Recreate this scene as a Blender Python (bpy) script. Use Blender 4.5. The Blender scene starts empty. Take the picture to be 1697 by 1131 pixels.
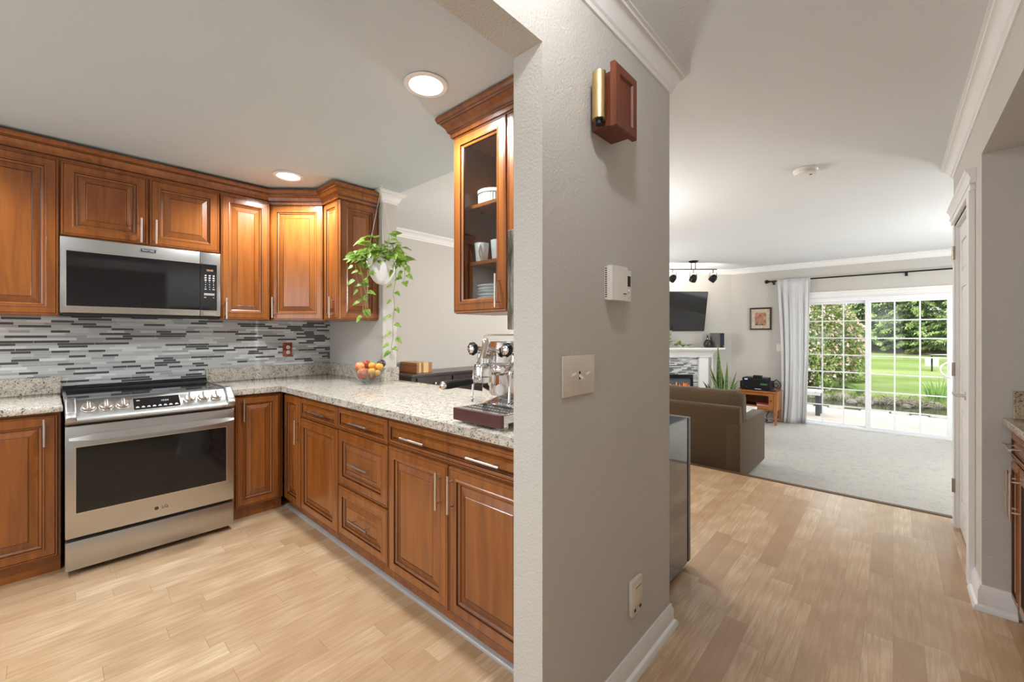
import bpy, bmesh, math, random
from mathutils import Vector, Matrix
random.seed(7)
PI = math.pi
SC = bpy.context.scene
COL = SC.collection
ZC = 2.455            # ceiling height
ZL = -0.17            # sunken living-room floor

# ------------------------------------------------------------------ camera
cam_d = bpy.data.cameras.new('camera')
cam_d.sensor_width = 36.0
cam_d.lens = 695.0 / 1697.0 * 36.0
cam_d.shift_y = -(565.5 - 553.0) / 1697.0
cam_d.clip_start = 0.05
cam_d.clip_end = 200
cam = bpy.data.objects.new('camera', cam_d)
COL.objects.link(cam)
cam.location = (0, 0, 1.3)
cam.rotation_euler = (PI / 2, 0, math.radians(42.25))
SC.camera = cam

# ------------------------------------------------------------------ world, sun, exposure
SC.view_settings.view_transform = 'Standard'
SC.view_settings.look = 'None'
SC.view_settings.exposure = 0.0
SC.view_settings.gamma = 1.0
SC.view_settings.use_curve_mapping = False
W = bpy.data.worlds.new('sky')
SC.world = W
W.use_nodes = True
wb = W.node_tree.nodes['Background']
wb.inputs[0].default_value = (0.90, 0.96, 1.0, 1)
wb.inputs[1].default_value = 3.1

def light(name, kind, loc, power, color=(1, 1, 1), rot=(0, 0, 0), **kw):
    d = bpy.data.lights.new(name, kind)
    d.energy = power
    d.color = color
    for k, v in kw.items():
        setattr(d, k, v)
    o = bpy.data.objects.new(name, d)
    COL.objects.link(o)
    o.location = loc
    o.rotation_euler = rot
    return o

light('sun', 'SUN', (6, 12, 12), 5.0, (1.0, 0.95, 0.86), (math.radians(34), math.radians(14), 0), angle=math.radians(3))

def portal(name, loc, sx, sy, rot):
    o = light(name, 'AREA', loc, 1.0, (1, 1, 1), rot, shape='RECTANGLE', size=sx, size_y=sy)
    o.data.cycles.is_portal = True
    return o

portal('patio_door_daylight', (-0.28, 8.52, 0.85), 1.9, 2.0, (-PI / 2, 0, 0))
portal('kitchen_window_daylight', (-2.4, -1.95, 1.45), 2.2, 1.3, (PI / 2, 0, 0))
portal('living_side_opening_daylight', (3.06, 6.35, 1.25), 2.9, 1.9, (PI / 2, 0, PI / 2))  # unseen opening, added to bring more daylight into the living room
portal('hall_window_daylight', (-0.2, -2.65, 1.35), 0.9, 1.9, (PI / 2, 0, 0))

# ------------------------------------------------------------------ mesh helper
class MB:
    def __init__(s):
        s.bm = bmesh.new()
        s.mats = [None]

    def mi(s, m):
        if m is None:
            return 0
        if m not in s.mats:
            s.mats.append(m)
        return s.mats.index(m)

    def face(s, pts, m=None):
        vs = [s.bm.verts.new(p) for p in pts]
        f = s.bm.faces.new(vs)
        f.material_index = s.mi(m)
        return f

    def hull8(s, c, m=None, bevel=0.0, seg=2):
        # c: 8 corners, bottom four counter-clockwise then top four
        vs = [s.bm.verts.new(p) for p in c]
        k = s.mi(m)
        fs = []
        for q in ((0, 3, 2, 1), (4, 5, 6, 7), (0, 1, 5, 4), (1, 2, 6, 5), (2, 3, 7, 6), (3, 0, 4, 7)):
            f = s.bm.faces.new([vs[i] for i in q])
            f.material_index = k
            fs.append(f)
        if bevel > 0:
            es = list({e for f in fs for e in f.edges})
            r = bmesh.ops.bevel(s.bm, geom=es, offset=bevel, segments=seg, profile=0.5, affect='EDGES')
            for f in r['faces']:
                f.material_index = k
        return s

    def box(s, x0, x1, y0, y1, z0, z1, m=None, bevel=0.0, seg=2):
        if x0 > x1: x0, x1 = x1, x0
        if y0 > y1: y0, y1 = y1, y0
        if z0 > z1: z0, z1 = z1, z0
        return s.hull8([(x0, y0, z0), (x1, y0, z0), (x1, y1, z0), (x0, y1, z0),
                        (x0, y0, z1), (x1, y0, z1), (x1, y1, z1), (x0, y1, z1)], m, bevel, seg)

    def loops(s, loops, m=None, closed=True, cap0=True, cap1=True, mats=None, jm=None):
        k = s.mi(m)
        L = [[s.bm.verts.new(p) for p in lp] for lp in loops]
        n = len(L[0])
        for i in range(len(L) - 1):
            kk = s.mi(mats[i]) if mats else k
            for j in range(n if closed else n - 1):
                j2 = (j + 1) % n
                f = s.bm.faces.new([L[i][j], L[i][j2], L[i + 1][j2], L[i + 1][j]])
                f.material_index = s.mi(jm[j]) if jm else kk
        if cap0 and closed:
            f = s.bm.faces.new(L[0][::-1]); f.material_index = s.mi(mats[0]) if mats else k
        if cap1 and closed:
            f = s.bm.faces.new(L[-1]); f.material_index = s.mi(mats[-1]) if mats else k
        return s

    def prism(s, pts, h0, h1, axis='z', m=None, bevel=0.0):
        # pts 2-D polygon; axis = direction of extrusion
        def mk(p, h):
            if axis == 'z': return (p[0], p[1], h)
            if axis == 'x': return (h, p[0], p[1])
            return (p[0], h, p[1])
        k = s.mi(m)
        a = [s.bm.verts.new(mk(p, h0)) for p in pts]
        b = [s.bm.verts.new(mk(p, h1)) for p in pts]
        n = len(pts)
        fs = [s.bm.faces.new(a[::-1]), s.bm.faces.new(b)]
        for i in range(n):
            j = (i + 1) % n
            fs.append(s.bm.faces.new([a[i], a[j], b[j], b[i]]))
        for f in fs:
            f.material_index = k
        if bevel > 0:
            es = list({e for f in fs for e in f.edges})
            r = bmesh.ops.bevel(s.bm, geom=es, offset=bevel, segments=2, profile=0.5, affect='EDGES')
            for f in r['faces']:
                f.material_index = k
        return s

    def lathe(s, prof, c=(0, 0, 0), seg=28, m=None, axis='z', mats=None, flute=0.0, nfl=0, cap=True):
        # prof [(r, h)]
        loops = []
        for r, h in prof:
            lp = []
            for i in range(seg):
                a = 2 * PI * i / seg
                rr = r * (1 + flute * math.cos(nfl * a)) if flute else r
                x, y = rr * math.cos(a), rr * math.sin(a)
                if axis == 'z': p = (c[0] + x, c[1] + y, c[2] + h)
                elif axis == 'y': p = (c[0] + x, c[1] + h, c[2] - y)
                else: p = (c[0] + h, c[1] + x, c[2] + y)
                lp.append(p)
            loops.append(lp)
        return s.loops(loops, m, True, cap and prof[0][0] > 1e-6, cap and prof[-1][0] > 1e-6, mats)

    def tube(s, pts, r, seg=10, m=None, cap=True):
        pts = [Vector(p) for p in pts]
        rs = r if isinstance(r, (list, tuple)) else [r] * len(pts)
        loops = []
        up = None
        for i, p in enumerate(pts):
            if i == 0: t = pts[1] - pts[0]
            elif i == len(pts) - 1: t = pts[-1] - pts[-2]
            else: t = (pts[i + 1] - p).normalized() + (p - pts[i - 1]).normalized()
            t.normalize()
            if up is None:
                a = Vector((0, 0, 1)) if abs(t.z) < 0.9 else Vector((1, 0, 0))
                up = (a - t * a.dot(t)).normalized()
            else:
                up = (up - t * up.dot(t)).normalized()
            b = t.cross(up)
            loops.append([p + (up * math.cos(2 * PI * k / seg) + b * math.sin(2 * PI * k / seg)) * rs[i] for k in range(seg)])
        return s.loops(loops, m, True, cap, cap)

    def ball(s, c, r, seg=16, rings=10, m=None):
        if not isinstance(r, (list, tuple)): r = (r, r, r)
        k = s.mi(m)
        top = s.bm.verts.new((c[0], c[1], c[2] + r[2]))
        bot = s.bm.verts.new((c[0], c[1], c[2] - r[2]))
        L = []
        for i in range(1, rings):
            t = PI * i / rings
            L.append([s.bm.verts.new((c[0] + r[0] * math.sin(t) * math.cos(2 * PI * j / seg), c[1] + r[1] * math.sin(t) * math.sin(2 * PI * j / seg), c[2] + r[2] * math.cos(t))) for j in range(seg)])
        for j in range(seg):
            j2 = (j + 1) % seg
            for f in (s.bm.faces.new([top, L[0][j], L[0][j2]]), s.bm.faces.new([bot, L[-1][j2], L[-1][j]])):
                f.material_index = k
            for i in range(len(L) - 1):
                f = s.bm.faces.new([L[i][j], L[i + 1][j], L[i + 1][j2], L[i][j2]])
                f.material_index = k
        return s

    def sweep(s, path, prof, side=1, m=None, closed_ends=True, jm=None):
        # path: xy points; prof: (out, z); out is measured to the right of travel (side=1) or left (-1)
        P = [Vector((p[0], p[1])) for p in path]
        loops = []
        for i, p in enumerate(P):
            ns = []
            if i > 0:
                t = (P[i] - P[i - 1]).normalized(); ns.append(Vector((t.y, -t.x)) * side)
            if i < len(P) - 1:
                t = (P[i + 1] - P[i]).normalized(); ns.append(Vector((t.y, -t.x)) * side)
            n = ns[0] if len(ns) == 1 else (ns[0] + ns[1]) / (1 + ns[0].dot(ns[1]))
            loops.append([(p.x + n.x * o, p.y + n.y * o, z) for o, z in prof])
        return s.loops(loops, m, True, closed_ends, closed_ends, None, jm)

    def build(s, name, mat, parent=None, smooth=0, label=None):
        bmesh.ops.recalc_face_normals(s.bm, faces=s.bm.faces[:])
        me = bpy.data.meshes.new(name)
        s.bm.to_mesh(me)
        s.bm.free()
        me.materials.append(mat)
        for m in s.mats[1:]:
            me.materials.append(m)
        o = bpy.data.objects.new(name, me)
        COL.objects.link(o)
        if parent: o.parent = parent
        if label: o['label'] = label
        if smooth:
            for p in me.polygons: p.use_smooth = True
            me.set_sharp_from_angle(angle=math.radians(smooth))
        return o

def tag(o, label, cat, group=None, kind=None):
    o['label'] = label
    o['category'] = cat
    if group: o['group'] = group
    if kind: o['kind'] = kind
    return o

def thing(name, label, cat, loc=(0, 0, 0), rz=0.0, group=None, kind=None):
    o = bpy.data.objects.new(name, None)
    o.empty_display_size = 0.1
    COL.objects.link(o)
    o.location = loc
    o.rotation_euler = (0, 0, rz)
    return tag(o, label, cat, group, kind)

def copy_tree(o, parent=None):
    c = o.copy()
    COL.objects.link(c)
    if parent: c.parent = parent
    for ch in list(o.children):
        copy_tree(ch, c)
    return c

def text_mesh(txt, size, depth=0.0005):
    cu = bpy.data.curves.new('lettering', 'FONT')
    cu.body = txt; cu.size = size; cu.extrude = depth
    cu.align_x = 'CENTER'; cu.align_y = 'CENTER'
    ob = bpy.data.objects.new('lettering_tmp', cu)
    COL.objects.link(ob)
    dg = bpy.context.evaluated_depsgraph_get()
    me = bpy.data.meshes.new_from_object(ob.evaluated_get(dg))
    bpy.data.objects.remove(ob)
    bpy.data.curves.remove(cu)
    return me

def lettering(name, txt, size, mat, parent, loc, rot):
    me = text_mesh(txt, size)
    me.materials.clear(); me.materials.append(mat)
    o = bpy.data.objects.new(name, me)
    COL.objects.link(o)
    o.parent = parent; o.location = loc; o.rotation_euler = rot
    return o

# ------------------------------------------------------------------ materials
class NT:
    def __init__(s, name):
        s.m = bpy.data.materials.new(name)
        s.m.use_nodes = True
        s.t = s.m.node_tree
        s.b = s.t.nodes['Principled BSDF']
        s.out = s.t.nodes['Material Output']

    def n(s, typ, **kw):
        nd = s.t.nodes.new(typ)
        for k, v in kw.items(): setattr(nd, k, v)
        return nd

    def l(s, a, b): s.t.links.new(a, b)

    def coord(s, scale=(1, 1, 1), rnd=False, rot=(0, 0, 0), src='Object'):
        tc = s.n('ShaderNodeTexCoord')
        mp = s.n('ShaderNodeMapping')
        mp.inputs['Scale'].default_value = scale
        mp.inputs['Rotation'].default_value = rot
        s.l(tc.outputs[src], mp.inputs['Vector'])
        if rnd:
            oi = s.n('ShaderNodeObjectInfo')
            mul = s.n('ShaderNodeMath', operation='MULTIPLY'); mul.inputs[1].default_value = 37.0
            s.l(oi.outputs['Random'], mul.inputs[0])
            s.l(mul.outputs[0], mp.inputs['Location'])
        return mp.outputs[0]

    def noise(s, vec, scale, detail=3, rough=0.55, dist=0.0):
        nd = s.n('ShaderNodeTexNoise')
        nd.inputs['Scale'].default_value = scale
        nd.inputs['Detail'].default_value = detail
        nd.inputs['Roughness'].default_value = rough
        nd.inputs['Distortion'].default_value = dist
        s.l(vec, nd.inputs['Vector'])
        return nd.outputs[0]

    def ramp(s, fac, stops, interp='LINEAR'):
        r = s.n('ShaderNodeValToRGB')
        cr = r.color_ramp
        cr.interpolation = interp
        cr.elements[0].position = stops[0][0]; cr.elements[0].color = (*stops[0][1], 1)
        cr.elements[1].position = stops[-1][0]; cr.elements[1].color = (*stops[-1][1], 1)
        for p, c in stops[1:-1]:
            e = cr.elements.new(p); e.color = (*c, 1)
        s.l(fac, r.inputs[0])
        return r.outputs[0]

    def bump(s, h, strength, dist=0.01):
        b = s.n('ShaderNodeBump')
        b.inputs['Strength'].default_value = strength
        b.inputs['Distance'].default_value = dist
        s.l(h, b.inputs['Height'])
        s.l(b.outputs[0], s.b.inputs['Normal'])

    def math(s, op, a, b=None, c=None):
        nd = s.n('ShaderNodeMath', operation=op)
        for i, v in enumerate((a, b, c)):
            if v is None: continue
            if isinstance(v, (int, float)): nd.inputs[i].default_value = v
            else: s.l(v, nd.inputs[i])
        return nd.outputs[0]

    def mix(s, fac, a, b, blend='MIX'):
        nd = s.n('ShaderNodeMix', data_type='RGBA', blend_type=blend)
        for sock, v in ((nd.inputs[0], fac), (nd.inputs[6], a), (nd.inputs[7], b)):
            if isinstance(v, (int, float)): sock.default_value = v
            elif isinstance(v, tuple): sock.default_value = (*v, 1)
            else: s.l(v, sock)
        return nd.outputs[2]

    def set(s, **kw):
        names = dict(base='Base Color', rough='Roughness', metal='Metallic', coat='Coat Weight', coatr='Coat Roughness', spec='Specular IOR Level',
                     trans='Transmission Weight', emit='Emission Color', estr='Emission Strength', sheen='Sheen Weight', aniso='Anisotropic', ior='IOR', sub='Subsurface Weight')
        for k, v in kw.items():
            i = s.b.inputs[names[k]]
            if isinstance(v, tuple): i.default_value = (*v, 1)
            elif isinstance(v, (int, float)): i.default_value = v
            else: s.l(v, i)
        return s.m

def plain(name, base, rough=0.5, metal=0.0, var=0.06, scale=20, **kw):
    t = NT(name)
    f = t.noise(t.coord(rnd=True), scale, 2)
    c = t.ramp(f, [(0.3, tuple(v * (1 - var) for v in base)), (0.7, tuple(min(1, v * (1 + var)) for v in base))])
    return t.set(base=c, rough=rough, metal=metal, **kw)

def mk_wood(name, dark, light_, stretch=(9, 9, 0.7), rough=0.32, coat=0.35, scale=3.0, spec=0.5):
    t = NT(name)
    v = t.coord(stretch, rnd=True)
    f = t.noise(v, scale, 5, 0.6, 0.6)
    big = t.noise(t.coord((1.2, 1.2, 0.5), rnd=True), 2.5, 2)
    c = t.ramp(f, [(0.25, dark), (0.75, light_)])
    c = t.mix(0.35, c, t.ramp(big, [(0.3, dark), (0.7, light_)]))
    t.bump(f, 0.04, 0.002)
    return t.set(base=c, rough=rough, coat=coat, coatr=0.18, spec=spec)

def mk_wall(name, base, bump=0.5, scale=95, big=None):
    t = NT(name)
    v = t.coord()
    f = t.noise(v, scale, 2, 0.5)
    f2 = t.ramp(f, [(0.42, (0, 0, 0)), (0.62, (1, 1, 1))])
    c = t.mix(t.noise(v, 1.5, 2), tuple(x * 0.97 for x in base), tuple(min(1, x * 1.03) for x in base))
    t.bump(f2, bump, 0.0035)
    return t.set(base=c, rough=0.75, spec=0.3)

M = {}
M['wood'] = mk_wood('cherry_cabinet_wood', (0.150, 0.038, 0.007), (0.365, 0.118, 0.019), rough=0.27, coat=0.5)
M['glaze'] = plain('dark_glaze', (0.035, 0.009, 0.004), 0.4)
M['wood_in'] = mk_wood('cabinet_interior_wood', (0.20, 0.06, 0.015), (0.33, 0.11, 0.03))
M['nickel'] = plain('brushed_nickel', (0.68, 0.64, 0.60), 0.28, 1.0, 0.03)
M['bronze'] = plain('aged_nickel', (0.34, 0.28, 0.23), 0.35, 1.0, 0.05)
M['chrome'] = plain('chrome', (0.82, 0.81, 0.80), 0.07, 1.0, 0.02)
M['brass'] = plain('brushed_brass', (0.60, 0.46, 0.22), 0.36, 1.0, 0.05)
def mk_steel(name, base, rough, dirv):
    t = NT(name)
    f = t.noise(t.coord(dirv), 8, 4, 0.7)
    c = t.ramp(f, [(0.3, tuple(x * 0.94 for x in base)), (0.7, base)])
    r = t.ramp(f, [(0.3, (rough * 0.85,) * 3), (0.7, (rough * 1.2,) * 3)])
    t.bump(f, 0.03, 0.001)
    return t.set(base=c, rough=r, metal=1.0, aniso=0.5)
M['steel'] = mk_steel('brushed_stainless_steel', (0.53, 0.525, 0.515), 0.3, (90, 1.5, 90))
M['steel_dark'] = plain('dark_steel', (0.10, 0.10, 0.105), 0.3, 0.7)
M['wall'] = mk_wall('greige_wall_paint', (0.56, 0.535, 0.495), 0.28, 130)
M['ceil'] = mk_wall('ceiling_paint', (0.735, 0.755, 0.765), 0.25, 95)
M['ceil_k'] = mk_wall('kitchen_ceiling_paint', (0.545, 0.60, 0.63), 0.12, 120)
M['trim'] = plain('white_trim_paint', (0.80, 0.79, 0.775), 0.35, 0, 0.01)
M['white'] = plain('white_plastic', (0.80, 0.77, 0.73), 0.4, 0, 0.02)
M['almond'] = plain('almond_plastic', (0.68, 0.60, 0.51), 0.4, 0, 0.02)
M['vinyl'] = plain('white_vinyl', (0.83, 0.84, 0.86), 0.35, 0, 0.01)
M['black'] = plain('black_plastic', (0.009, 0.009, 0.010), 0.4, spec=0.25)
M['black_gloss'] = plain('black_glass', (0.006, 0.006, 0.007), 0.05, spec=0.5)
M['black_metal'] = plain('black_metal', (0.015, 0.014, 0.013), 0.35, 0.6)
M['grille'] = plain('dark_grille', (0.02, 0.02, 0.022), 0.8)
M['ceramic'] = plain('white_ceramic', (0.82, 0.81, 0.79), 0.15, 0, 0.01, coat=0.5)
M['plaster'] = plain('white_plaster', (0.78, 0.78, 0.78), 0.5, 0, 0.02)

def mk_granite(name, cream, grey, dark):
    t = NT(name)
    v = t.coord()
    n1 = t.noise(v, 34, 5, 0.68)
    n2 = t.noise(v, 150, 3, 0.6)
    vo = t.n('ShaderNodeTexVoronoi'); vo.inputs['Scale'].default_value = 210
    t.l(v, vo.inputs['Vector'])
    c = t.ramp(n1, [(0.33, grey), (0.55, cream)])
    c = t.mix(t.ramp(n2, [(0.52, (0, 0, 0)), (0.68, (1, 1, 1))]), c, tuple(x * 0.55 for x in grey))
    sp = t.math('MULTIPLY', t.ramp(vo.outputs['Color'], [(0.70, (0, 0, 0)), (0.74, (1, 1, 1))], 'LINEAR'), t.ramp(n1, [(0.40, (1, 1, 1)), (0.60, (0.15, 0.15, 0.15))]))
    c = t.mix(sp, c, dark)
    return t.set(base=c, rough=0.09, spec=0.55)
M['granite'] = mk_granite('pale_speckled_granite', (0.64, 0.585, 0.50), (0.43, 0.39, 0.335), (0.03, 0.028, 0.027))
M['granite2'] = mk_granite('brown_speckled_granite', (0.50, 0.41, 0.29), (0.32, 0.24, 0.15), (0.02, 0.013, 0.01))

def mk_tile(name, u, v, h=0.0165, dark_share=0.24, rough=0.12):
    # linear mosaic: u, v = component names of the object coordinate along and up the wall
    t = NT(name)
    tc = t.n('ShaderNodeTexCoord')
    sp = t.n('ShaderNodeSeparateXYZ'); t.l(tc.outputs['Object'], sp.inputs[0])
    U, V = sp.outputs[u], sp.outputs[v]
    row = t.math('FLOOR', t.math('DIVIDE', V, h))
    wn = t.n('ShaderNodeTexWhiteNoise', noise_dimensions='1D'); t.l(row, wn.inputs['W'])
    ln = t.math('MULTIPLY_ADD', wn.outputs['Value'], 0.11, 0.07)
    wn2 = t.n('ShaderNodeTexWhiteNoise', noise_dimensions='1D'); t.l(t.math('ADD', row, 91.3), wn2.inputs['W'])
    uu = t.math('DIVIDE', t.math('ADD', U, wn2.outputs['Value']), ln)
    cell = t.math('FLOOR', uu)
    cmb = t.n('ShaderNodeCombineXYZ'); t.l(cell, cmb.inputs[0]); t.l(row, cmb.inputs[1])
    w3 = t.n('ShaderNodeTexWhiteNoise', noise_dimensions='2D'); t.l(cmb.outputs[0], w3.inputs['Vector'])
    r = w3.outputs['Value']
    d = dark_share
    col = t.ramp(r, [(0.0, (0.085, 0.088, 0.09)), (d, (0.40, 0.42, 0.42)), (d + 0.20, (0.54, 0.555, 0.555)), (d + 0.46, (0.64, 0.655, 0.655)), (0.90, (0.76, 0.775, 0.78))], 'CONSTANT')
    fv = t.math('FRACT', t.math('DIVIDE', V, h)); fu = t.math('MULTIPLY', t.math('FRACT', uu), ln)
    g1 = t.math('LESS_THAN', fv, 0.10); g2 = t.math('LESS_THAN', fu, 0.0016)
    g = t.math('MAXIMUM', g1, g2)
    c = t.mix(g, col, (0.60, 0.61, 0.61))
    t.bump(t.math('SUBTRACT', 1.0, g), 0.3, 0.002)
    return t.set(base=c, rough=t.math('MULTIPLY_ADD', g, 0.4, rough), spec=0.5)
M['tile'] = mk_tile('linear_mosaic_tile', 'Y', 'Z')
M['tile_f'] = mk_tile('fireplace_mosaic_tile', 'X', 'Z', 0.02, 0.25, 0.3)

def mk_floor():
    t = NT('laminate_floor')
    tc = t.n('ShaderNodeTexCoord'); sp = t.n('ShaderNodeSeparateXYZ'); t.l(tc.outputs['Object'], sp.inputs[0])
    w, L = 0.095, 0.62
    row = t.math('FLOOR', t.math('DIVIDE', sp.outputs['X'], w))
    wn = t.n('ShaderNodeTexWhiteNoise', noise_dimensions='1D'); t.l(row, wn.inputs['W'])
    uu = t.math('ADD', t.math('DIVIDE', sp.outputs['Y'], L), t.math('MULTIPLY', wn.outputs['Value'], 7.0))
    cell = t.math('FLOOR', uu)
    cmb = t.n('ShaderNodeCombineXYZ'); t.l(cell, cmb.inputs[0]); t.l(row, cmb.inputs[1])
    w3 = t.n('ShaderNodeTexWhiteNoise', noise_dimensions='2D'); t.l(cmb.outputs[0], w3.inputs['Vector'])
    base = t.ramp(w3.outputs['Value'], [(0.0, (0.43, 0.28, 0.165)), (0.25, (0.52, 0.36, 0.22)), (0.6, (0.58, 0.415, 0.26)), (1.0, (0.665, 0.50, 0.335))])
    off = t.n('ShaderNodeCombineXYZ'); t.l(t.math('MULTIPLY', w3.outputs['Value'], 40.0), off.inputs[0]); t.l(t.math('MULTIPLY', w3.outputs['Value'], 13.0), off.inputs[1])
    add = t.n('ShaderNodeVectorMath', operation='ADD'); t.l(tc.outputs['Object'], add.inputs[0]); t.l(off.outputs[0], add.inputs[1])
    mp = t.n('ShaderNodeMapping'); mp.inputs['Scale'].default_value = (48, 2.6, 1); t.l(add.outputs[0], mp.inputs[0])
    g = t.noise(mp.outputs[0], 1.6, 6, 0.62, 0.9)
    mp2 = t.n('ShaderNodeMapping'); mp2.inputs['Scale'].default_value = (9, 1.0, 1); t.l(add.outputs[0], mp2.inputs[0])
    wv = t.n('ShaderNodeTexWave', wave_type='RINGS'); wv.inputs['Scale'].default_value = 1.2; wv.inputs['Distortion'].default_value = 5.0; wv.inputs['Detail'].default_value = 2.0
    t.l(mp2.outputs[0], wv.inputs['Vector'])
    c = t.mix(t.ramp(g, [(0.35, (0, 0, 0)), (0.8, (0.9, 0.9, 0.9))]), base, (0.38, 0.225, 0.115))
    c = t.mix(t.math('MULTIPLY', wv.outputs['Fac'], 0.26), c, (0.36, 0.21, 0.105))
    seam = t.math('MAXIMUM', t.math('LESS_THAN', t.math('FRACT', t.math('DIVIDE', sp.outputs['X'], w)), 0.012), t.math('LESS_THAN', t.math('FRACT', uu), 0.003))
    c = t.mix(t.math('MULTIPLY', seam, 0.6), c, (0.24, 0.13, 0.06))
    return t.set(base=c, rough=t.math('MULTIPLY_ADD', g, 0.08, 0.17), spec=0.5)
M['floor'] = mk_floor()

def mk_carpet():
    t = NT('beige_carpet_pile')
    v = t.coord()
    f = t.noise(v, 130, 4, 0.7); g = t.noise(v, 14, 4, 0.7)
    c = t.mix(t.ramp(f, [(0.35, (0, 0, 0)), (0.6, (1, 1, 1))]), (0.50, 0.475, 0.425), (0.79, 0.765, 0.715))
    c = t.mix(t.ramp(g, [(0.38, (0.55, 0.55, 0.55)), (0.5, (0, 0, 0))]), c, (0.52, 0.51, 0.48))
    h = t.math('ADD', f, t.math('MULTIPLY', g, 1.5))
    t.bump(h, 0.9, 0.02)
    return t.set(base=c, rough=0.95, spec=0.05, sheen=0.2)
M['carpet'] = mk_carpet()

def mk_fabric(name, a, b, scale=260, rough=0.9):
    t = NT(name)
    v = t.coord((1, 1, 1))
    f = t.noise(t.coord((60, 60, 700)), 1, 3, 0.7); f2 = t.noise(t.coord((700, 700, 60)), 1, 3, 0.7)
    h = t.math('MULTIPLY', t.math('ADD', f, f2), 0.5)
    c = t.ramp(h, [(0.36, a), (0.62, b)])
    t.bump(h, 0.4, 0.003)
    return t.set(base=c, rough=rough, spec=0.15, sheen=0.15)
M['sofa'] = mk_fabric('brown_tweed', (0.032, 0.018, 0.008), (0.125, 0.082, 0.046))
M['curtain'] = mk_fabric('white_linen', (0.80, 0.80, 0.80), (0.90, 0.90, 0.90))

def mk_glass(name, tint=(1, 1, 1), refl=0.04, ior=1.45):
    t = NT(name)
    tr = t.n('ShaderNodeBsdfTransparent'); tr.inputs[0].default_value = (*tint, 1)
    gl = t.n('ShaderNodeBsdfGlossy'); gl.inputs['Roughness'].default_value = 0.01
    ge = t.n('ShaderNodeNewGeometry'); dt = t.n('ShaderNodeVectorMath', operation='DOT_PRODUCT')
    t.l(ge.outputs['Incoming'], dt.inputs[0]); t.l(ge.outputs['Normal'], dt.inputs[1])
    c5 = t.math('POWER', t.math('SUBTRACT', 1.0, t.math('ABSOLUTE', dt.outputs['Value'])), 5.0)
    r0 = ((ior - 1) / (ior + 1)) ** 2
    fac = t.math('MULTIPLY_ADD', c5, 1 - r0, r0)
    ms = t.n('ShaderNodeMixShader')
    t.l(fac, ms.inputs[0]); t.l(tr.outputs[0], ms.inputs[1]); t.l(gl.outputs[0], ms.inputs[2])
    t.l(ms.outputs[0], t.out.inputs[0])
    return t.m
M['glass'] = mk_glass('window_glass', (0.985, 0.99, 0.985), ior=1.28)
M['glass_cab'] = mk_glass('cabinet_glass', (0.86, 0.88, 0.88), ior=1.75)
M['glass_bowl'] = mk_glass('clear_bowl_glass', (0.86, 0.89, 0.89), ior=1.75)

def emit(name, col, s):
    t = NT(name)
    return t.set(base=(0, 0, 0), emit=col, estr=s, rough=0.5)
M['bulb'] = emit('lamp_bulb', (1.0, 0.97, 0.92), 14)
M['orange_led'] = emit('orange_display', (1.0, 0.45, 0.08), 1.6)
M['blue_led'] = emit('blue_display', (0.35, 0.4, 1.0), 1.5)
M['white_led'] = emit('white_display', (0.8, 0.9, 1.0), 0.9)
M['ink'] = plain('pale_ink', (0.72, 0.72, 0.70), 0.5)

def mk_leaf(name, a, b, sc=9):
    t = NT(name)
    f = t.noise(t.coord(rnd=True), sc, 3)
    c = t.ramp(f, [(0.3, a), (0.7, b)])
    t.set(base=c, rough=0.45, spec=0.3)
    tl = t.n('ShaderNodeBsdfTranslucent'); t.l(c, tl.inputs[0])
    ms = t.n('ShaderNodeMixShader'); ms.inputs[0].default_value = 0.3
    t.l(t.b.outputs[0], ms.inputs[1]); t.l(tl.outputs[0], ms.inputs[2]); t.l(ms.outputs[0], t.out.inputs[0])
    return t.m
M['pothos'] = mk_leaf('pothos_leaf', (0.07, 0.18, 0.015), (0.34, 0.47, 0.08), 40)
M['vine'] = plain('vine_stem', (0.22, 0.24, 0.07), 0.6)
M['dark_wood'] = mk_wood('espresso_wood', (0.016, 0.009, 0.008), (0.045, 0.028, 0.024), rough=0.3)
M['tv_wood'] = mk_wood('orange_pine', (0.28, 0.095, 0.02), (0.45, 0.17, 0.04))

# ================================================================== room shell
def struct(mb, name, mat, label, cat='wall', smooth=0):
    return tag(mb.build(name, mat, None, smooth), label, cat, None, 'structure')

struct(MB().box(-4.15, 1.2, -2.7, 4.30, -0.30, 0), 'floor', M['floor'], 'pale maple laminate floor of kitchen and hall', 'floor')
struct(MB().box(-4.15, 3.1, 4.30, 8.41, -0.45, ZL), 'floor_living_room', M['carpet'], 'beige carpet of the lower living room', 'floor')
nose = plain('step_nosing_wood', (0.10, 0.05, 0.025), 0.4)
struct(MB().prism([(4.262, 0.0), (4.262, 0.004), (4.275, 0.007), (4.300, 0.007), (4.318, 0.003), (4.318, -0.02), (4.302, -0.02), (4.302, 0.0)], -4.0, 0.31, 'x'),
       'trim_1', nose, 'dark wooden nosing along the step down to the carpet', 'trim')

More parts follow.
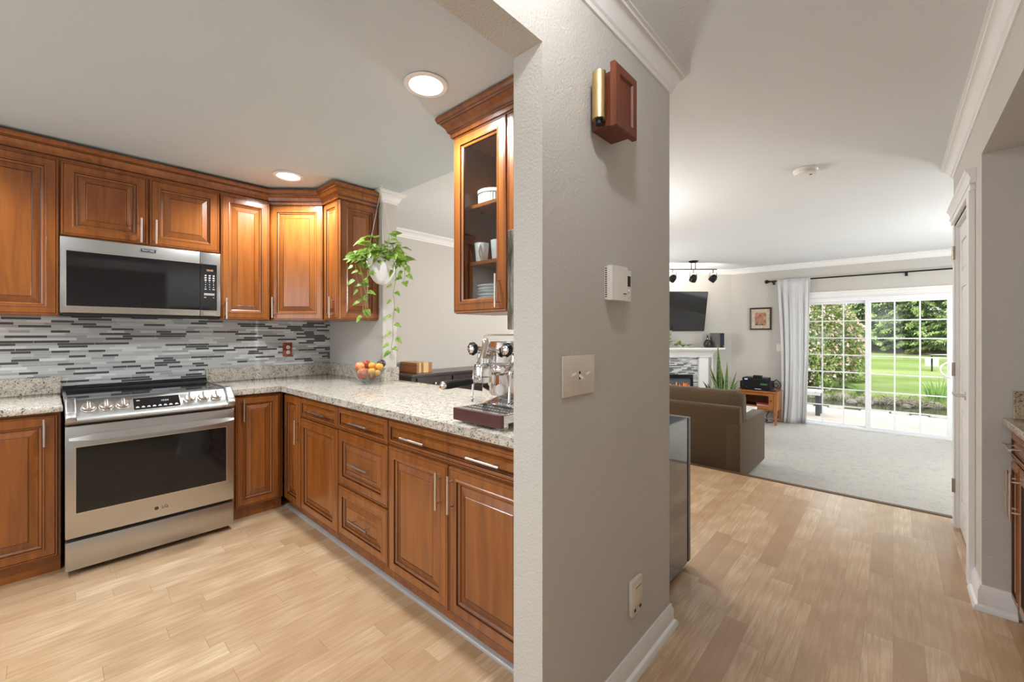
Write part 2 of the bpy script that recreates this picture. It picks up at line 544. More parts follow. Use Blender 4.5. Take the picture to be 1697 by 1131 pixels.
def ceiling(name, x0, x1, y0, y1, holes, mat, label):
    mb = MB()
    hs = 0.13
    xs = sorted({x0, x1, *[h[0] - hs for h in holes], *[h[0] + hs for h in holes]})
    ys = sorted({y0, y1, *[h[1] - hs for h in holes], *[h[1] + hs for h in holes]})
    for i in range(len(xs) - 1):
        for j in range(len(ys) - 1):
            a, b, c, d = xs[i], xs[i + 1], ys[j], ys[j + 1]
            hit = [h for h in holes if abs((a + b) / 2 - h[0]) < 1e-4 and abs((c + d) / 2 - h[1]) < 1e-4]
            if not hit:
                mb.face([(a, c, ZC), (a, d, ZC), (b, d, ZC), (b, c, ZC)])
                continue
            hx, hy, r = hit[0]
            n = 32
            inn, out = [], []
            for k in range(n):
                t = 2 * PI * k / n
                ct, st = math.cos(t), math.sin(t)
                q = hs / max(abs(ct), abs(st))
                inn.append((hx + r * ct, hy + r * st, ZC)); out.append((hx + q * ct, hy + q * st, ZC))
            mb.loops([out, inn], None, True, False, False)
    bmesh.ops.remove_doubles(mb.bm, verts=mb.bm.verts[:], dist=1e-5)
    return struct(mb, name, mat, label, 'ceiling')

CANS = [(-1.60, 1.17), (-3.27, 1.17), (-1.60, -0.75), (-3.27, -0.75)]
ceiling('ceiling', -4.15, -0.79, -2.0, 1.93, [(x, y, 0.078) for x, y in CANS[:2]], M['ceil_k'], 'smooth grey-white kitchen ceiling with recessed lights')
ceiling('ceiling_hall', -0.79, 1.2, -2.7, 1.93, [], M['ceil'], 'textured hall ceiling')
ceiling('ceiling_living', -4.15, 3.1, 1.93, 8.41, [], M['ceil'], 'textured ceiling of dining and living room')
struct(MB().box(-4.15, 3.1, -2.7, 8.41, ZC + 0.13, ZC + 0.2), 'roof_slab', M['grille'], 'flat slab above the ceilings', 'roof')

wm = M['wall']
struct(MB().box(-4.15, -4.03, -2.0, 6.5, -0.4, ZC + 0.14), 'wall_west', wm, 'greige wall behind the range and sideboard')
struct(MB().box(-4.03, -3.065, 1.815, 1.941, 0, ZC), 'wall_stub', wm, 'short greige wall ending the kitchen corner')
m = MB()   # kitchen near wall with window opening
m.box(-4.03, -3.5, -2.0, -1.9, 0, ZC + .14); m.box(-1.3, -0.79, -2.0, -1.9, 0, ZC + .14); m.box(-3.5, -1.3, -2.0, -1.9, 0, 0.8); m.box(-3.5, -1.3, -2.0, -1.9, 2.1, ZC + .14)
struct(m, 'wall_south_kitchen', wm, 'kitchen wall behind the camera with a window opening')
m = MB()
m.box(-0.79, -0.65, -2.7, -2.6, 0, ZC + .14); m.box(0.25, 1.2, -2.7, -2.6, 0, ZC + .14); m.box(-0.65, 0.25, -2.7, -2.6, 0, 0.4); m.box(-0.65, 0.25, -2.7, -2.6, 2.3, ZC + .14)
struct(m, 'wall_south_hall', wm, 'hall wall behind the camera with a window opening')
m = MB()
m.prism([(-2.7, 0), (-1.2, 0), (-1.2, 2.13), (0.94, 2.13), (0.94, 0), (1.855, 0), (1.855, ZC), (-2.7, ZC)], -0.847, -0.737, 'x')
struct(m, 'wall_hall', wm, 'greige textured hall wall with header over the kitchen opening')
m = MB()
m.prism([(2.953, 0), (3.24, 0), (3.24, 2.02), (4.08, 2.02), (4.08, 0), (4.19, 0), (4.19, ZC), (-2.6, ZC), (-2.6, 2.148), (2.953, 2.148)], 0.31, 0.43, 'x')
m.box(0.43, 1.1, 2.953, 3.07, 0, ZC)
struct(m, 'wall_east', wm, 'greige wall on the right with closet door and niche')
struct(MB().box(0.43, 1.1, -2.6, 2.953, 2.148, 2.22), 'niche_soffit', wm, 'low soffit over the counter niche', 'ceiling')
struct(MB().box(1.1, 1.2, -2.7, 4.19, 0, ZC + .14), 'wall_niche', wm, 'wall at the back of the counter niche')
struct(MB().box(0.43, 3.1, 4.07, 4.19, ZL - .2, ZC), 'wall_living_south', wm, 'living room wall behind the closet')
struct(MB().box(3.0, 3.1, 4.19, 4.9, ZL - .2, ZC + .14).box(3.0, 3.1, 7.8, 8.41, ZL - .2, ZC + .14).box(3.0, 3.1, 4.9, 7.8, ZL - .2, .3).box(3.0, 3.1, 4.9, 7.8, 2.2, ZC + .14), 'wall_living_east', wm, 'far right living room wall with a wide opening added for daylight')
m = MB()
m.prism([(-2.165, ZL - .1), (-1.21, ZL - .1), (-1.21, 1.86), (0.655, 1.86), (0.655, ZL - .1), (3.1, ZL - .1), (3.1, ZC + .14), (-2.165, ZC + .14)], 8.29, 8.41, 'y')
struct(m, 'wall_north', wm, 'greige living room wall around the patio door')
struct(MB().prism([(-4.03, 6.425), (-2.165, 8.29), (-2.165, 8.41), (-2.25, 8.41), (-4.15, 6.5)], ZL - .2, ZC + .14, 'z'), 'wall_diagonal', wm, 'diagonal corner wall behind the fireplace')

CR = [(0, ZC - .088), (.007, ZC - .088), (.009, ZC - .074), (.017, ZC - .068), (.022, ZC - .052), (.033, ZC - .032), (.046, ZC - .021), (.052, ZC - .019), (.053, ZC - .009), (.063, ZC - .007), (.063, ZC - .0005), (0, ZC - .0005)]
struct(MB().sweep([(-.737, -2.6), (-.737, 1.855), (-.847, 1.855)], CR), 'trim_2', M['trim'], 'white crown moulding on the hall wall', 'crown moulding', 30)
struct(MB().sweep([(.43, 4.19), (.31, 4.19), (.31, -2.6)], CR), 'trim_3', M['trim'], 'white crown moulding above the closet door and niche', 'crown moulding', 30)
struct(MB().sweep([(-4.03, 1.942), (-4.03, 6.425), (-2.165, 8.29), (3.0, 8.29)], CR), 'trim_4', M['trim'], 'white crown moulding round the dining and living room', 'crown moulding', 30)
struct(MB().sweep([(-3.115, 1.815), (-3.065, 1.815), (-3.065, 1.941), (-3.965, 1.941)], CR), 'trim_5', M['trim'], 'white crown moulding around the end of the short wall', 'crown moulding', 30)
def BB(h, z=0.0):
    return [(0, z), (.030, z), (.030, z + .010), (.024, z + .022), (.014, z + .027), (.014, z + h - .022), (.009, z + h - .012), (.007, z + h), (0, z + h)]
struct(MB().sweep([(-.737, -2.6), (-.737, -1.2)], BB(.095)).sweep([(-.847, .94), (-.737, .94), (-.737, 1.855), (-.847, 1.855)], BB(.095)), 'baseboard_hall', M['trim'], 'white baseboard with shoe moulding along the hall wall', 'baseboard', 30)
struct(MB().sweep([(.31, 3.15), (.31, 2.953), (.418, 2.953)], BB(.115)), 'baseboard_east', M['trim'], 'white baseboard around the corner by the niche', 'baseboard', 30)
struct(MB().sweep([(3.0, 4.19), (.31, 4.19), (.31, 4.172)], BB(.11, ZL), -1), 'baseboard_living', M['trim'], 'white baseboard where the right wall ends at the carpet', 'baseboard', 30)
struct(MB().sweep([(-2.165, 8.29), (-1.29, 8.29)], BB(.11, ZL)), 'baseboard_north', M['trim'], 'white baseboard under the framed picture', 'baseboard', 30)

# ---- closet doors (two narrow leaves) with casing
d1 = thing('door_1', 'white panelled closet doors with casing in the right-hand wall', 'door', (0, 0, 0), 0, None, 'structure')
m = MB()
m.box(.285, .31, 3.15, 3.238, 0, 2.03, bevel=.003); m.box(.3035, .31, 4.082, 4.17, ZL, 2.03, bevel=.001)
m.box(.290, .31, 3.15, 4.11, 2.03, 2.065, bevel=.002)
m.prism([(.31, 2.062), (.286, 2.062), (.284, 2.072), (.290, 2.078), (.288, 2.09), (.280, 2.112), (.271, 2.122), (.271, 2.134), (.31, 2.134)], 3.12, 4.12, 'y')
m.box(.31, .345, 3.236, 3.246, 0, 2.03); m.box(.31, .345, 4.074, 4.084, 0, 2.03); m.box(.31, .345, 3.246, 4.074, 2.01, 2.03)
m.build('casing', M['trim'], d1)
def leaf(y0, y1):
    m = MB()
    w = y1 - y0
    m.box(.337, .368, y0, y1, .012, 2.008)
    rails = [(.012, .20), (.80, .92), (1.60, 1.70), (1.90, 2.008)]
    for a, b in rails: m.box(.330, .3375, y0 + .0752, y1 - .0752, a, b, bevel=.002)
    m.box(.330, .3375, y0, y0 + .075, .012, 2.008, bevel=.002); m.box(.330, .3375, y1 - .075, y1, .012, 2.008, bevel=.002)
    for a, b in ((.20, .80), (.92, 1.60), (1.70, 1.90)):
        m.box(.332, .338, y0 + .098, y1 - .098, a + .025, b - .025, bevel=.003)
    return m.build('door_leaf', M['trim'], d1)
leaf(3.248, 3.659); lf = leaf(3.661, 4.072)
m = MB()
m.lathe([(.0, -.012), (.026, -.012), (.027, 0), (.0, 0)], (.330, 3.70, .925), 20, axis='x')
m.tube([(.32, 3.70, .925), (.282, 3.70, .925)], .010, 12)
m.tube([(.284, 3.695, .925), (.280, 3.73, .926), (.281, 3.80, .93)], [.011, .0095, .008], 10)
m.build('lever_handle', M['nickel'], lf, 40)
for hz in (.28, 1.06, 1.84):
    m = MB().tube([(.300, 4.076, hz - .045), (.300, 4.076, hz + .045)], .0075, 10)
    m.box(.30, .3305, 4.0745, 4.0785, hz - .045, hz + .045)
    m.build('hinge', M['bronze'], d1)

# ================================================================== kitchen cabinets
def panel_prof(s):
    w, g = None, M['glaze']
    base = [(0, 0, w), (0, .014, w), (.004, .019, w), (.009, .019, w), (.0108, .0165, g), (.0126, .019, w)]
    rest = [(.046, .0195, w), (.050, .0225, w), (.056, .0215, w), (.059, .014, g), (.065, .012, w), (.069, .009, w), (.072, .0065, g), (.076, .0075, w), (.103, .0165, w), (.1055, .0150, g), (.109, .0175, w)]
    return base + [(.0126 + (i - .0126) * s, o, mm) for i, o, mm in rest]

def panel(name, x0, x1, z0, z1, parent, s=None, label=None):
    wmin = min(x1 - x0, z1 - z0)
    if s is None: s = min(1.0, max(.28, (wmin * .36 - .0126) / .0964))
    pf = panel_prof(s)
    loops, mats = [], []
    for k, (i, o, mm) in enumerate(pf):
        loops.append([(x0 + i, -o - .001, z0 + i), (x1 - i, -o - .001, z0 + i), (x1 - i, -o - .001, z1 - i), (x0 + i, -o - .001, z1 - i)])
        if k: mats.append(mm)
    m = MB()
    m.loops(loops, None, True, True, True, mats)
    return m.build(name, M['wood'], parent, label=label)

def bar_handle(parent, a, b, y=-.02, r=.0058):
    # a, b = (x, z) end points on the front; stands 30 mm off
    m = MB()
    a, b = Vector(a), Vector(b)
    m.tube([(a.x, y - .030, a.y), (b.x, y - .030, b.y)], r, 12)
    d = (b - a).normalized(); L = (b - a).length
    for q in (a + d * L * .17, b - d * L * .17):
        m.tube([(q.x, y + .004, q.y), (q.x, y - .030, q.y)], r * .8, 10)
    return m.build('handle', M['nickel'], parent, 40, 'brushed nickel bar handle')

def unit(name, label, loc, rz, w, depth, z0, z1, fronts, toe=None, group=None, hollow=False, parent_only=False):
    t = thing(name, label, 'cabinet', loc, rz, group)
    m = MB()
    if not hollow:
        m.box(0, w, 0, depth, z0, z1)
        if toe:
            m.box(0, w, toe, depth, 0.0, z0)
        m.build('carcass', M['wood'], t)
    for f in fronts:
        p = panel(f[0], f[1], f[2], f[3], f[4], t)
        for h in f[5]:
            bar_handle(p, h[0], h[1])
    return t
RW = PI / 2   # rotation for units standing on the west wall, facing +x

# ---- base units
XF = -3.365
unit('base_cabinet', 'cherry base cabinet with one door left of the range', (XF, -.43, 0), RW, .468, .645, .088, .876,
     [('door', .012, .458, .10, .862, [((.408, .70), (.408, .845))])], .03, 'cherry base cabinets')
unit('base_cabinet', 'narrow cherry base cabinet with one door right of the range', (XF, .838, 0), RW, .325, .645, .088, .876,
     [('door', .018, .302, .09, .862, [((.062, .69), (.062, .845))])], .03, 'cherry base cabinets')
YF = 1.185
unit('base_cabinet', 'narrow cherry corner cabinet with slim door where the two counters meet', (-3.36, YF, 0), 0, .318, .60, .088, .876,
     [('door', .022, .308, .083, .852, [((.296, .533), (.296, .70))])], .025, 'cherry base cabinets')
unit('base_cabinet', 'cherry peninsula cabinet with one drawer over one door', (-3.040, YF, 0), 0, .560, .70, .088, .876,
     [('drawer_front', .006, .552, .724, .852, [((.205, .785), (.43, .785))]), ('door', .006, .552, .083, .714, [])], .025, 'cherry base cabinets')
unit('base_cabinet', 'cherry peninsula cabinet with a stack of three drawers', (-2.478, YF, 0), 0, .556, .70, .088, .876,
     [('drawer_front', .004, .550, .727, .852, [((.188, .79), (.392, .79))]), ('drawer_front', .004, .550, .397, .717, [((.188, .556), (.395, .556))]), ('drawer_front', .004, .550, .095, .387, [((.188, .236), (.395, .236))])], .025, 'cherry base cabinets')
unit('base_cabinet', 'wide cherry peninsula cabinet with one long drawer over two doors', (-1.920, YF, 0), 0, .978, .70, .088, .876,
     [('drawer_front', .004, .972, .735, .852, [((.155, .793), (.345, .793)), ((.635, .793), (.82, .793))]), ('door', .004, .479, .085, .722, [((.435, .525), (.435, .69))]), ('door', .487, .972, .085, .722, [((.518, .53), (.518, .693))])], .025, 'cherry base cabinets')
m = MB().box(-.94, -.849, 1.17, 1.25, 0, .876)
tag(m.build('filler_panel', M['wood']), 'narrow cherry filler strip between the peninsula cabinets and hall wall', 'panel')
shoe = plain('grey_shoe_strip', (0.42, 0.39, 0.38), 0.35, 0.2)
m = MB().prism([(1.209, 0), (1.187, 0), (1.188, .007), (1.194, .013), (1.209, .015)], -3.39, -.85, 'x')
tag(m.build('toe_moulding', shoe, None, 40), 'grey quarter-round strip on the floor along the peninsula', 'moulding')
# niche unit on the right, facing -x
unit('base_cabinet', 'cherry base cabinet with drawer and two doors in the right-hand niche', (.419, 2.950, 0), -PI / 2, .95, .655, .088, .876,
     [('drawer_front', .006, .945, .735, .852, [((.035, .80), (.195, .80))]), ('door', .006, .156, .10, .722, [((.124, .50), (.124, .70))]), ('door', .164, .945, .10, .722, [((.195, .50), (.195, .70))])], .03, 'cherry base cabinets')

# ---- worktops
def worktop(name, poly, label, splash, mat):
    t = thing(name, label, 'worktop')
    m = MB()
    k = m.mi(None)
    m.prism(poly, .8765, .914, 'z')
    es = [e for e in m.bm.edges if abs(e.verts[0].co.z - e.verts[1].co.z) < 1e-6]
    bmesh.ops.bevel(m.bm, geom=es, offset=.009, segments=3, profile=.5, affect='EDGES')
    m.build('slab', mat, t, 50)
    for b in splash:
        MB().box(*b, bevel=.003).build('upstand', mat, t)
    return t
worktop('worktop', [(-4.028, -.45), (-3.316, -.45), (-3.316, .046), (-4.028, .046)], 'pale speckled granite worktop left of the range', [(-4.020, -3.985, -.45, .046, .9135, 1.02)], M['granite'])
worktop('worktop', [(-4.028, .824), (-3.316, .824), (-3.316, 1.138), (-.849, 1.138), (-.849, 1.954), (-3.063, 1.954), (-3.063, 1.813), (-4.028, 1.813)],
        'L-shaped pale granite worktop running from the range along the peninsula',
        [(-4.020, -3.985, .824, 1.812, .9135, 1.02), (-3.985, -3.045, 1.785, 1.812, .9135, 1.02), (-3.062, -3.045, 1.812, 1.954, .9135, 1.02)], M['granite'])
worktop('worktop', [(.375, 2.0), (1.098, 2.0), (1.098, 2.952), (.375, 2.952)], 'brown speckled granite worktop in the right-hand niche', [(.405, 1.098, 2.928, 2.951, .9135, 1.04)], M['granite2'])
tb = MB().box(-4.0295, -4.021, -.5, 1.814, .88, 1.42)
tag(tb.build('tile_backsplash', M['tile']), 'grey linear mosaic tile backsplash behind the range', 'backsplash', None, 'structure')

# ---- wall units
XU = -3.68
ZU0, ZU1 = 1.405, 2.33
unit('wall_cabinet', 'tall cherry wall cabinet left of the microwave', (XU, -.43, 0), RW, .466, .345, ZU0, ZU1 + .02, [('door', .012, .463, ZU0 + .004, ZU1 + .004, [])], None, 'cherry wall cabinets')
unit('wall_cabinet', 'short cherry two-door wall cabinet above the microwave', (XU, .038, 0), RW, .800, .345, 1.882, ZU1 + .02,
     [('door', .004, .397, 1.892, ZU1, [((.362, 1.895), (.362, 2.055))]), ('door', .407, .796, 1.892, ZU1, [((.437, 1.897), (.437, 2.057))])], None, 'cherry wall cabinets')
unit('wall_cabinet', 'tall narrow cherry wall cabinet right of the microwave', (XU, .840, 0), RW, .335, .345, ZU0, ZU1 + .02, [('door', .004, .329, ZU0 + .004, ZU1, [((.034, 1.408), (.034, 1.562))])], None, 'cherry wall cabinets')
# diagonal corner unit
PA, PB = Vector((-3.70, 1.178)), Vector((-3.397, 1.480))
ang = math.atan2(PB.y - PA.y, PB.x - PA.x)
dl = (PB - PA).length
nin = Vector((-math.sin(ang), math.cos(ang)))
o0 = PA + nin * .02
dg = thing('wall_cabinet', 'diagonal cherry corner wall cabinet with one wide door', 'cabinet', (o0.x, o0.y, 0), ang, 'cherry wall cabinets')
def loc2(p):
    v = Vector(p) - o0
    return (v.x * math.cos(ang) + v.y * math.sin(ang), -v.x * math.sin(ang) + v.y * math.cos(ang))
MB().prism([loc2(p) for p in ((o0.x, o0.y), (o0.x + dl * math.cos(ang), o0.y + dl * math.sin(ang)), (-3.411, 1.812), (-4.02, 1.812), (-4.02, o0.y))], ZU0, ZU1 + .02, 'z').build('carcass', M['wood'], dg)
p = panel('door', .006, dl - .006, ZU0 + .004, ZU1, dg)
bar_handle(p, (.040, 1.425), (.040, 1.59))
# end unit facing -y with a decorative end panel facing +x
eu = unit('wall_cabinet', 'narrow cherry wall cabinet with panelled end beside the hanging plant', (-3.395, 1.50, 0), 0, .252, .31, ZU0, ZU1 + .02,
          [('door', .004, .250, ZU0 + .004, ZU1, [((.17, 1.42), (.17, 1.585))])], None, 'cherry wall cabinets')
ep = panel('end_panel', .004, .328, ZU0 + .004, ZU1, eu)
ep.location = (.252, -.018, 0); ep.rotation_euler = (0, 0, PI / 2)
def cab_crown(path, label, grp='cherry crown mouldings', z=ZU1):
    pf = [(0, z), (.009, z), (.012, z + .018), (.012, z + .0215), (.021, z + .025), (.022, z + .029), (.030, z + .048), (.048, z + .068), (.050, z + .072), (.060, z + .076), (.061, z + .079), (.068, z + .092), (.068, z + .105), (0, z + .105)]
    g = M['glaze']
    return tag(MB().sweep(path, pf, 1, None, True, [None, None, g, None, g, None, None, g, None, g, None, None, None, None]).build('crown_moulding', M['wood'], None, 0), label, 'crown moulding', grp)
cab_crown([(-3.702, -.43), (-3.702, 1.177), (-3.3965, 1.478), (-3.124, 1.478), (-3.124, 1.8)], 'cherry crown moulding along the range wall cabinets')

# ---- glass-door unit over the peninsula
gx0, gx1, gy = -1.743, -1.355, 1.47
gt = thing('wall_cabinet', 'cherry glass-door wall cabinet with white dishes over the peninsula', 'cabinet', (gx0, gy, 0), 0, 'cherry wall cabinets')
gw = gx1 - gx0
m = MB()
m.box(0, .018, 0, .30, ZU0, 2.35); m.box(gw - .018, gw, 0, .30, ZU0, 2.35); m.box(.018, gw - .018, .288, .30, ZU0, 2.35); m.box(.018, gw - .018, 0, .288, ZU0, ZU0 + .018); m.box(.018, gw - .018, 0, .288, 2.33, 2.35)
m.build('carcass', M['wood_in'], gt)
for z in (1.668, 1.975):
    MB().box(.019, gw - .019, .065, .287, z, z + .018).build('shelf', M['wood'], gt)
def frame_door(parent, x0, x1, z0, z1):
    pf = [q for q in panel_prof(1.0)][:12]
    loops, mats = [], []
    for k, (i, o, mm) in enumerate(pf):
        loops.append([(x0 + i, -o - .001, z0 + i), (x1 - i, -o - .001, z0 + i), (x1 - i, -o - .001, z1 - i), (x0 + i, -o - .001, z1 - i)])
        if k: mats.append(mm)
    i = pf[-1][0]
    loops.append([(x0 + i, -.001, z0 + i), (x1 - i, -.001, z0 + i), (x1 - i, -.001, z1 - i), (x0 + i, -.001, z1 - i)]); mats.append(M['glaze'])
    loops.append(loops[0]); mats.append(None)
    mb = MB(); mb.loops(loops, None, True, False, False, mats)
    bmesh.ops.remove_doubles(mb.bm, verts=mb.bm.verts[:], dist=1e-6)
    d = mb.build('door', M['wood'], parent)
    i -= .004
    MB().box(x0 + i, x1 - i, -.006, -.003, z0 + i, z1 - i).build('pane', M['glass_cab'], d, label='glass pane')
    return d
gd = frame_door(gt, .003, gw - .003, ZU0 + .004, 2.345)
bar_handle(gd, (gw - .045, 1.425), (gw - .045, 1.585))
unit('wall_cabinet', 'cherry wall cabinet between the glass-door cabinet and hall wall', (gx1 + .002, gy, 0), 0, .50, .30, ZU0, 2.35, [('door', .004, .246, ZU0 + .004, 2.345, []), ('door', .252, .496, ZU0 + .004, 2.345, [])], None, 'cherry wall cabinets')
cab_crown([(gx0, 1.77), (gx0, 1.45), (-.85, 1.45)], 'cherry crown moulding over the glass-door cabinet', z=2.344)

# ---- recessed lights
def can(i, x, y, label):
    t = thing('recessed_light', label, 'ceiling light', (x, y, ZC), 0, 'recessed ceiling lights')
    MB().lathe([(.076, -.001), (.098, -.001), (.102, -.006), (.096, -.010), (.078, -.009), (.076, -.001)], (0, 0, 0), 36, cap=False).build('trim_ring', M['trim'], t, 30)
    prof = []
    for k in range(9):
        r = .076 - k * .0022
        prof += [(r, .001 + k * .0115), (r - .0035, .001 + k * .0115 + .008)]
    prof.append((.0, .108))
    MB().lathe(prof, (0, 0, 0), 36, cap=False).build('baffle', M['trim'], t)
    MB().lathe([(.0, .104), (.030, .104), (.048, .085), (.052, .066), (.044, .052), (.025, .044), (0, .042)], (0, 0, 0), 24).build('bulb', M['bulb'], t, 60)
    return t
can(0, *CANS[0], 'lit recessed ceiling light in front of the glass-door cabinet')
can(1, *CANS[1], 'lit recessed ceiling light by the diagonal corner cabinet')
for x, y in CANS[:2]:
    light('recessed_lamp', 'SPOT', (x, y, ZC - .014), 92, (0.92, 0.97, 1.0), (0, 0, 0), spot_size=math.radians(150), spot_blend=.5, shadow_soft_size=.045)
for x, y in CANS[2:]:
    light('recessed_lamp', 'SPOT', (x, y, ZC - .02), 100, (0.92, 0.97, 1.0), (0, 0, 0), spot_size=math.radians(150), spot_blend=.5, shadow_soft_size=.06)
light('hall_lamp', 'POINT', (-.36, .74, 2.42), 14, (0.98, 0.98, 1.0), shadow_soft_size=.035)
light('hall_fill_near', 'POINT', (-.15, -1.5, 1.75), 13, (0.96, 0.98, 1.0), shadow_soft_size=.32)  # unseen fill light added behind the camera to lift the hall ceiling

# added fill lights, no fixtures, for the dining area and living room (hidden from here by the hall wall and the closet wall)
light('dining_fill', 'POINT', (-2.1, 3.3, 1.8), 62, (1.0, 0.97, 0.93), shadow_soft_size=.15)
light('living_fill', 'POINT', (1.5, 6.1, 1.35), 92, (1.0, 0.985, 0.96), shadow_soft_size=.18)
light('sofa_fill', 'POINT', (-3.3, 5.6, 1.4), 60, (1.0, 0.97, 0.94), shadow_soft_size=.15)

# ================================================================== appliances
rg = thing('range', 'stainless slide-in electric range with oven between the cherry base cabinets', 'range', (-3.236, .052, 0), RW)
w = .766
MB().box(.004, w - .004, .042, .76, .03, .915).build('body', M['steel_dark'], rg)
for a in (.05, w - .05):
    for b in (.10, .70):
        MB().lathe([(.018, 0), (.018, .028), (.012, .032)], (a, b, 0), 12).build('foot', M['black'], rg)
m = MB().box(0, w, 0, .040, .205, .803, bevel=.003)
od = m.build('oven_door', M['steel'], rg, 40)
m = MB().box(.036, .728, -.0022, .0, .331, .692, bevel=.001)
m.build('window_rim', M['nickel'], od)
MB().box(.0405, .7235, -.0035, -.001, .3355, .6875, bevel=.001).build('oven_window', M['black_gloss'], od, label='black oven door glass')
m = MB()
L = []
for i in range(17):
    t = i / 16
    xx = .012 + (w - .024) * t
    e = min(1, min(t, 1 - t) * 7)
    hgt = .006 + .009 * e
    L.append([(xx, -.060 - .006 * math.sin(PI * t), .744 - hgt - .006 * math.sin(PI * t)), (xx, -.040, .744 - hgt * .8), (xx, -.040, .744 + hgt * .9), (xx, -.052 - .006 * math.sin(PI * t), .744 + hgt)])
m.loops(L)
for a in (.03, w - .055): m.box(a, a + .025, -.042, .002, .738, .750)
m.build('door_handle', M['steel'], od, 35)
MB().box(0, w, .002, .04, .033, .186, bevel=.003).build('warming_drawer', M['steel'], rg, 40)
lg = MB().lathe([(.0, 0), (.0125, 0), (.0125, -.001), (.0, -.001)], (.372, -.0004, .262), 24, axis='y')
lg = lg.build('logo', M['nickel'], od)
m = MB().lathe([(.0085, -.0012), (.0105, -.0012), (.0105, -.0018), (.0085, -.0018)], (.372, -.0004, .262), 24, axis='y')
m.box(.3712, .3728, -.0022, -.0012, .257, .268); m.box(.3728, .3775, -.0022, -.0012, .257, .2586); m.box(.367, .3695, -.0022, -.0012, .2645, .267)
m.build('logo_mark', M['steel_dark'], od)
lettering('lettering', 'LG', .026, M['steel_dark'], od, (.411, -.0012, .262), (PI / 2, 0, 0))
m = MB().prism([(.03, .815), (-.020, .818), (-.034, .828), (-.038, .836), (-.034, .850), (.058, .930), (.070, .934), (.125, .934), (.125, .915), (.03, .87)], 0, w, 'x')
cp = m.build('control_panel', M['steel'], rg, 40)
for a, b in ((0, .042), (w - .042, w)):
    MB().prism([(.125, .86), (.03, .818), (-.030, .822), (-.044, .834), (-.046, .856), (-.030, .882), (.052, .944), (.085, .948), (.125, .940)], a, b, 'x', bevel=.006).build('end_bracket', M['steel'], rg, 50)
sl = math.atan2(.930 - .850, .092)     # slope of the panel
def on_panel(x, t, h=0.0):             # t 0..1 up the slope, h above it
    return Vector((x, -.034 + .092 * t - math.sin(sl) * h, .850 + .080 * t + math.cos(sl) * h))
R_p = Matrix.Rotation(sl, 4, 'X')
def knob(x):
    m = MB().lathe([(.031, 0), (.031, .005), (.028, .007), (.027, .020), (.023, .024), (.0, .024)], (0, 0, 0), 26)
    m.box(-.0065, .0065, -.026, .026, .018, .037, bevel=.003)
    o = m.build('knob', M['nickel'], rg, 40)
    o.location = on_panel(x, .50, .0005); o.rotation_euler = (sl, 0, 0)
for x in (.088, .157, .226, .533, .604, .672): knob(x)
m = MB().box(.268, .486, -.0465, .0465, .0005, .0012); dsp = m.build('display_rim', M['nickel'], rg)
dsp.location = on_panel(0, .50, 0); dsp.rotation_euler = (sl, 0, 0)
m = MB().box(.271, .483, -.044, .044, .0006, .0018); dsp = m.build('display', M['black_gloss'], rg, label='black touch display')
dsp.location = on_panel(0, .50, 0); dsp.rotation_euler = (sl, 0, 0)
lettering('clock', '10:04', .017, M['white_led'], dsp, (.412, .010, .0022), (0, 0, 0))
m = MB()
for i, xx in enumerate((.287, .312, .337, .362, .387, .412, .437, .465)):
    m.box(xx - .008, xx + .008, -.031, -.027, .0018, .0022); m.box(xx - .005, xx + .005, -.024, -.021, .0018, .0022)
m.build('key_labels', M['ink'], dsp)
MB().box(.285, .300, .022, .026, .0018, .0022).build('indicator', M['ink'], dsp)
MB().box(.012, w - .012, .135, .70, .916, .928, bevel=.002).build('cooktop', M['black_gloss'], rg, label='black glass cooktop')
for a in (0, w - .012): MB().prism([(.12, .905), (.75, .905), (.75, .930), (.12, .933)], a, a + .012, 'x').build('side_trim', M['steel'], rg)
m = MB().prism([(.700, .915), (.765, .915), (.765, .957), (.742, .959), (.706, .940)], 0, w, 'x')
vr = m.build('vent_rail', M['black'], rg)
m = MB()
for i in range(7):
    a = .07 + i * .094
    m.hull8([(a, .7125, .9445), (a + .075, .7125, .9445), (a + .075, .733, .9555), (a, .733, .9555), (a, .7105, .9458), (a + .075, .7105, .9458), (a + .075, .731, .9568), (a, .731, .9568)])
m.build('vent_slots', M['grille'], vr)

# ---- microwave
mw = thing('microwave', 'stainless over-the-range microwave hung under the short wall cabinet', 'microwave', (-3.64, .038, 0), RW)
w = .799
MB().box(.003, w - .003, .035, .37, 1.424, 1.878).build('body', M['steel_dark'], mw)
md = MB().box(0, .676, 0, .034, 1.425, 1.878, bevel=.003).build('door', M['steel'], mw, 40)
mp_ = MB().box(.678, w, 0, .034, 1.425, 1.878, bevel=.003).build('control_column', M['steel'], mw, 40)
MB().box(.022, .676, -.002, .001, 1.462, 1.800, bevel=.0009).build('window_rim', M['nickel'], md)
MB().box(.026, .676, -.0035, -.001, 1.466, 1.796, bevel=.001).build('door_window', M['black_gloss'], md, label='black microwave door glass')
MB().box(.679, .776, -.0035, .001, 1.466, 1.796, bevel=.001).build('control_panel', M['black_gloss'], mp_, label='black keypad panel')
MB().box(.698, .768, -.0015, .0, 1.432, 1.456).build('open_button', M['nickel'], mp_)
MB().box(.708, .757, -.0042, -.003, 1.742, 1.762).build('display', M['grille'], mp_)
lettering('clock', '10:40', .017, M['orange_led'], mp_, (.7325, -.0045, 1.752), (PI / 2, 0, 0))
m = MB()
for r in range(7):
    for c in range(3):
        xx = .708 + c * .024; zz = 1.716 - r * .0165
        hw = .0065 if r in (0, 1, 2, 6) and not (r == 6 and c == 1) else .0022
        m.box(xx - hw, xx + hw, -.0042, -.003, zz - .0024, zz + .0024)
        if r < 3: m.box(xx - hw * .7, xx + hw * .7, -.0042, -.003, zz - .0066, zz - .0038)
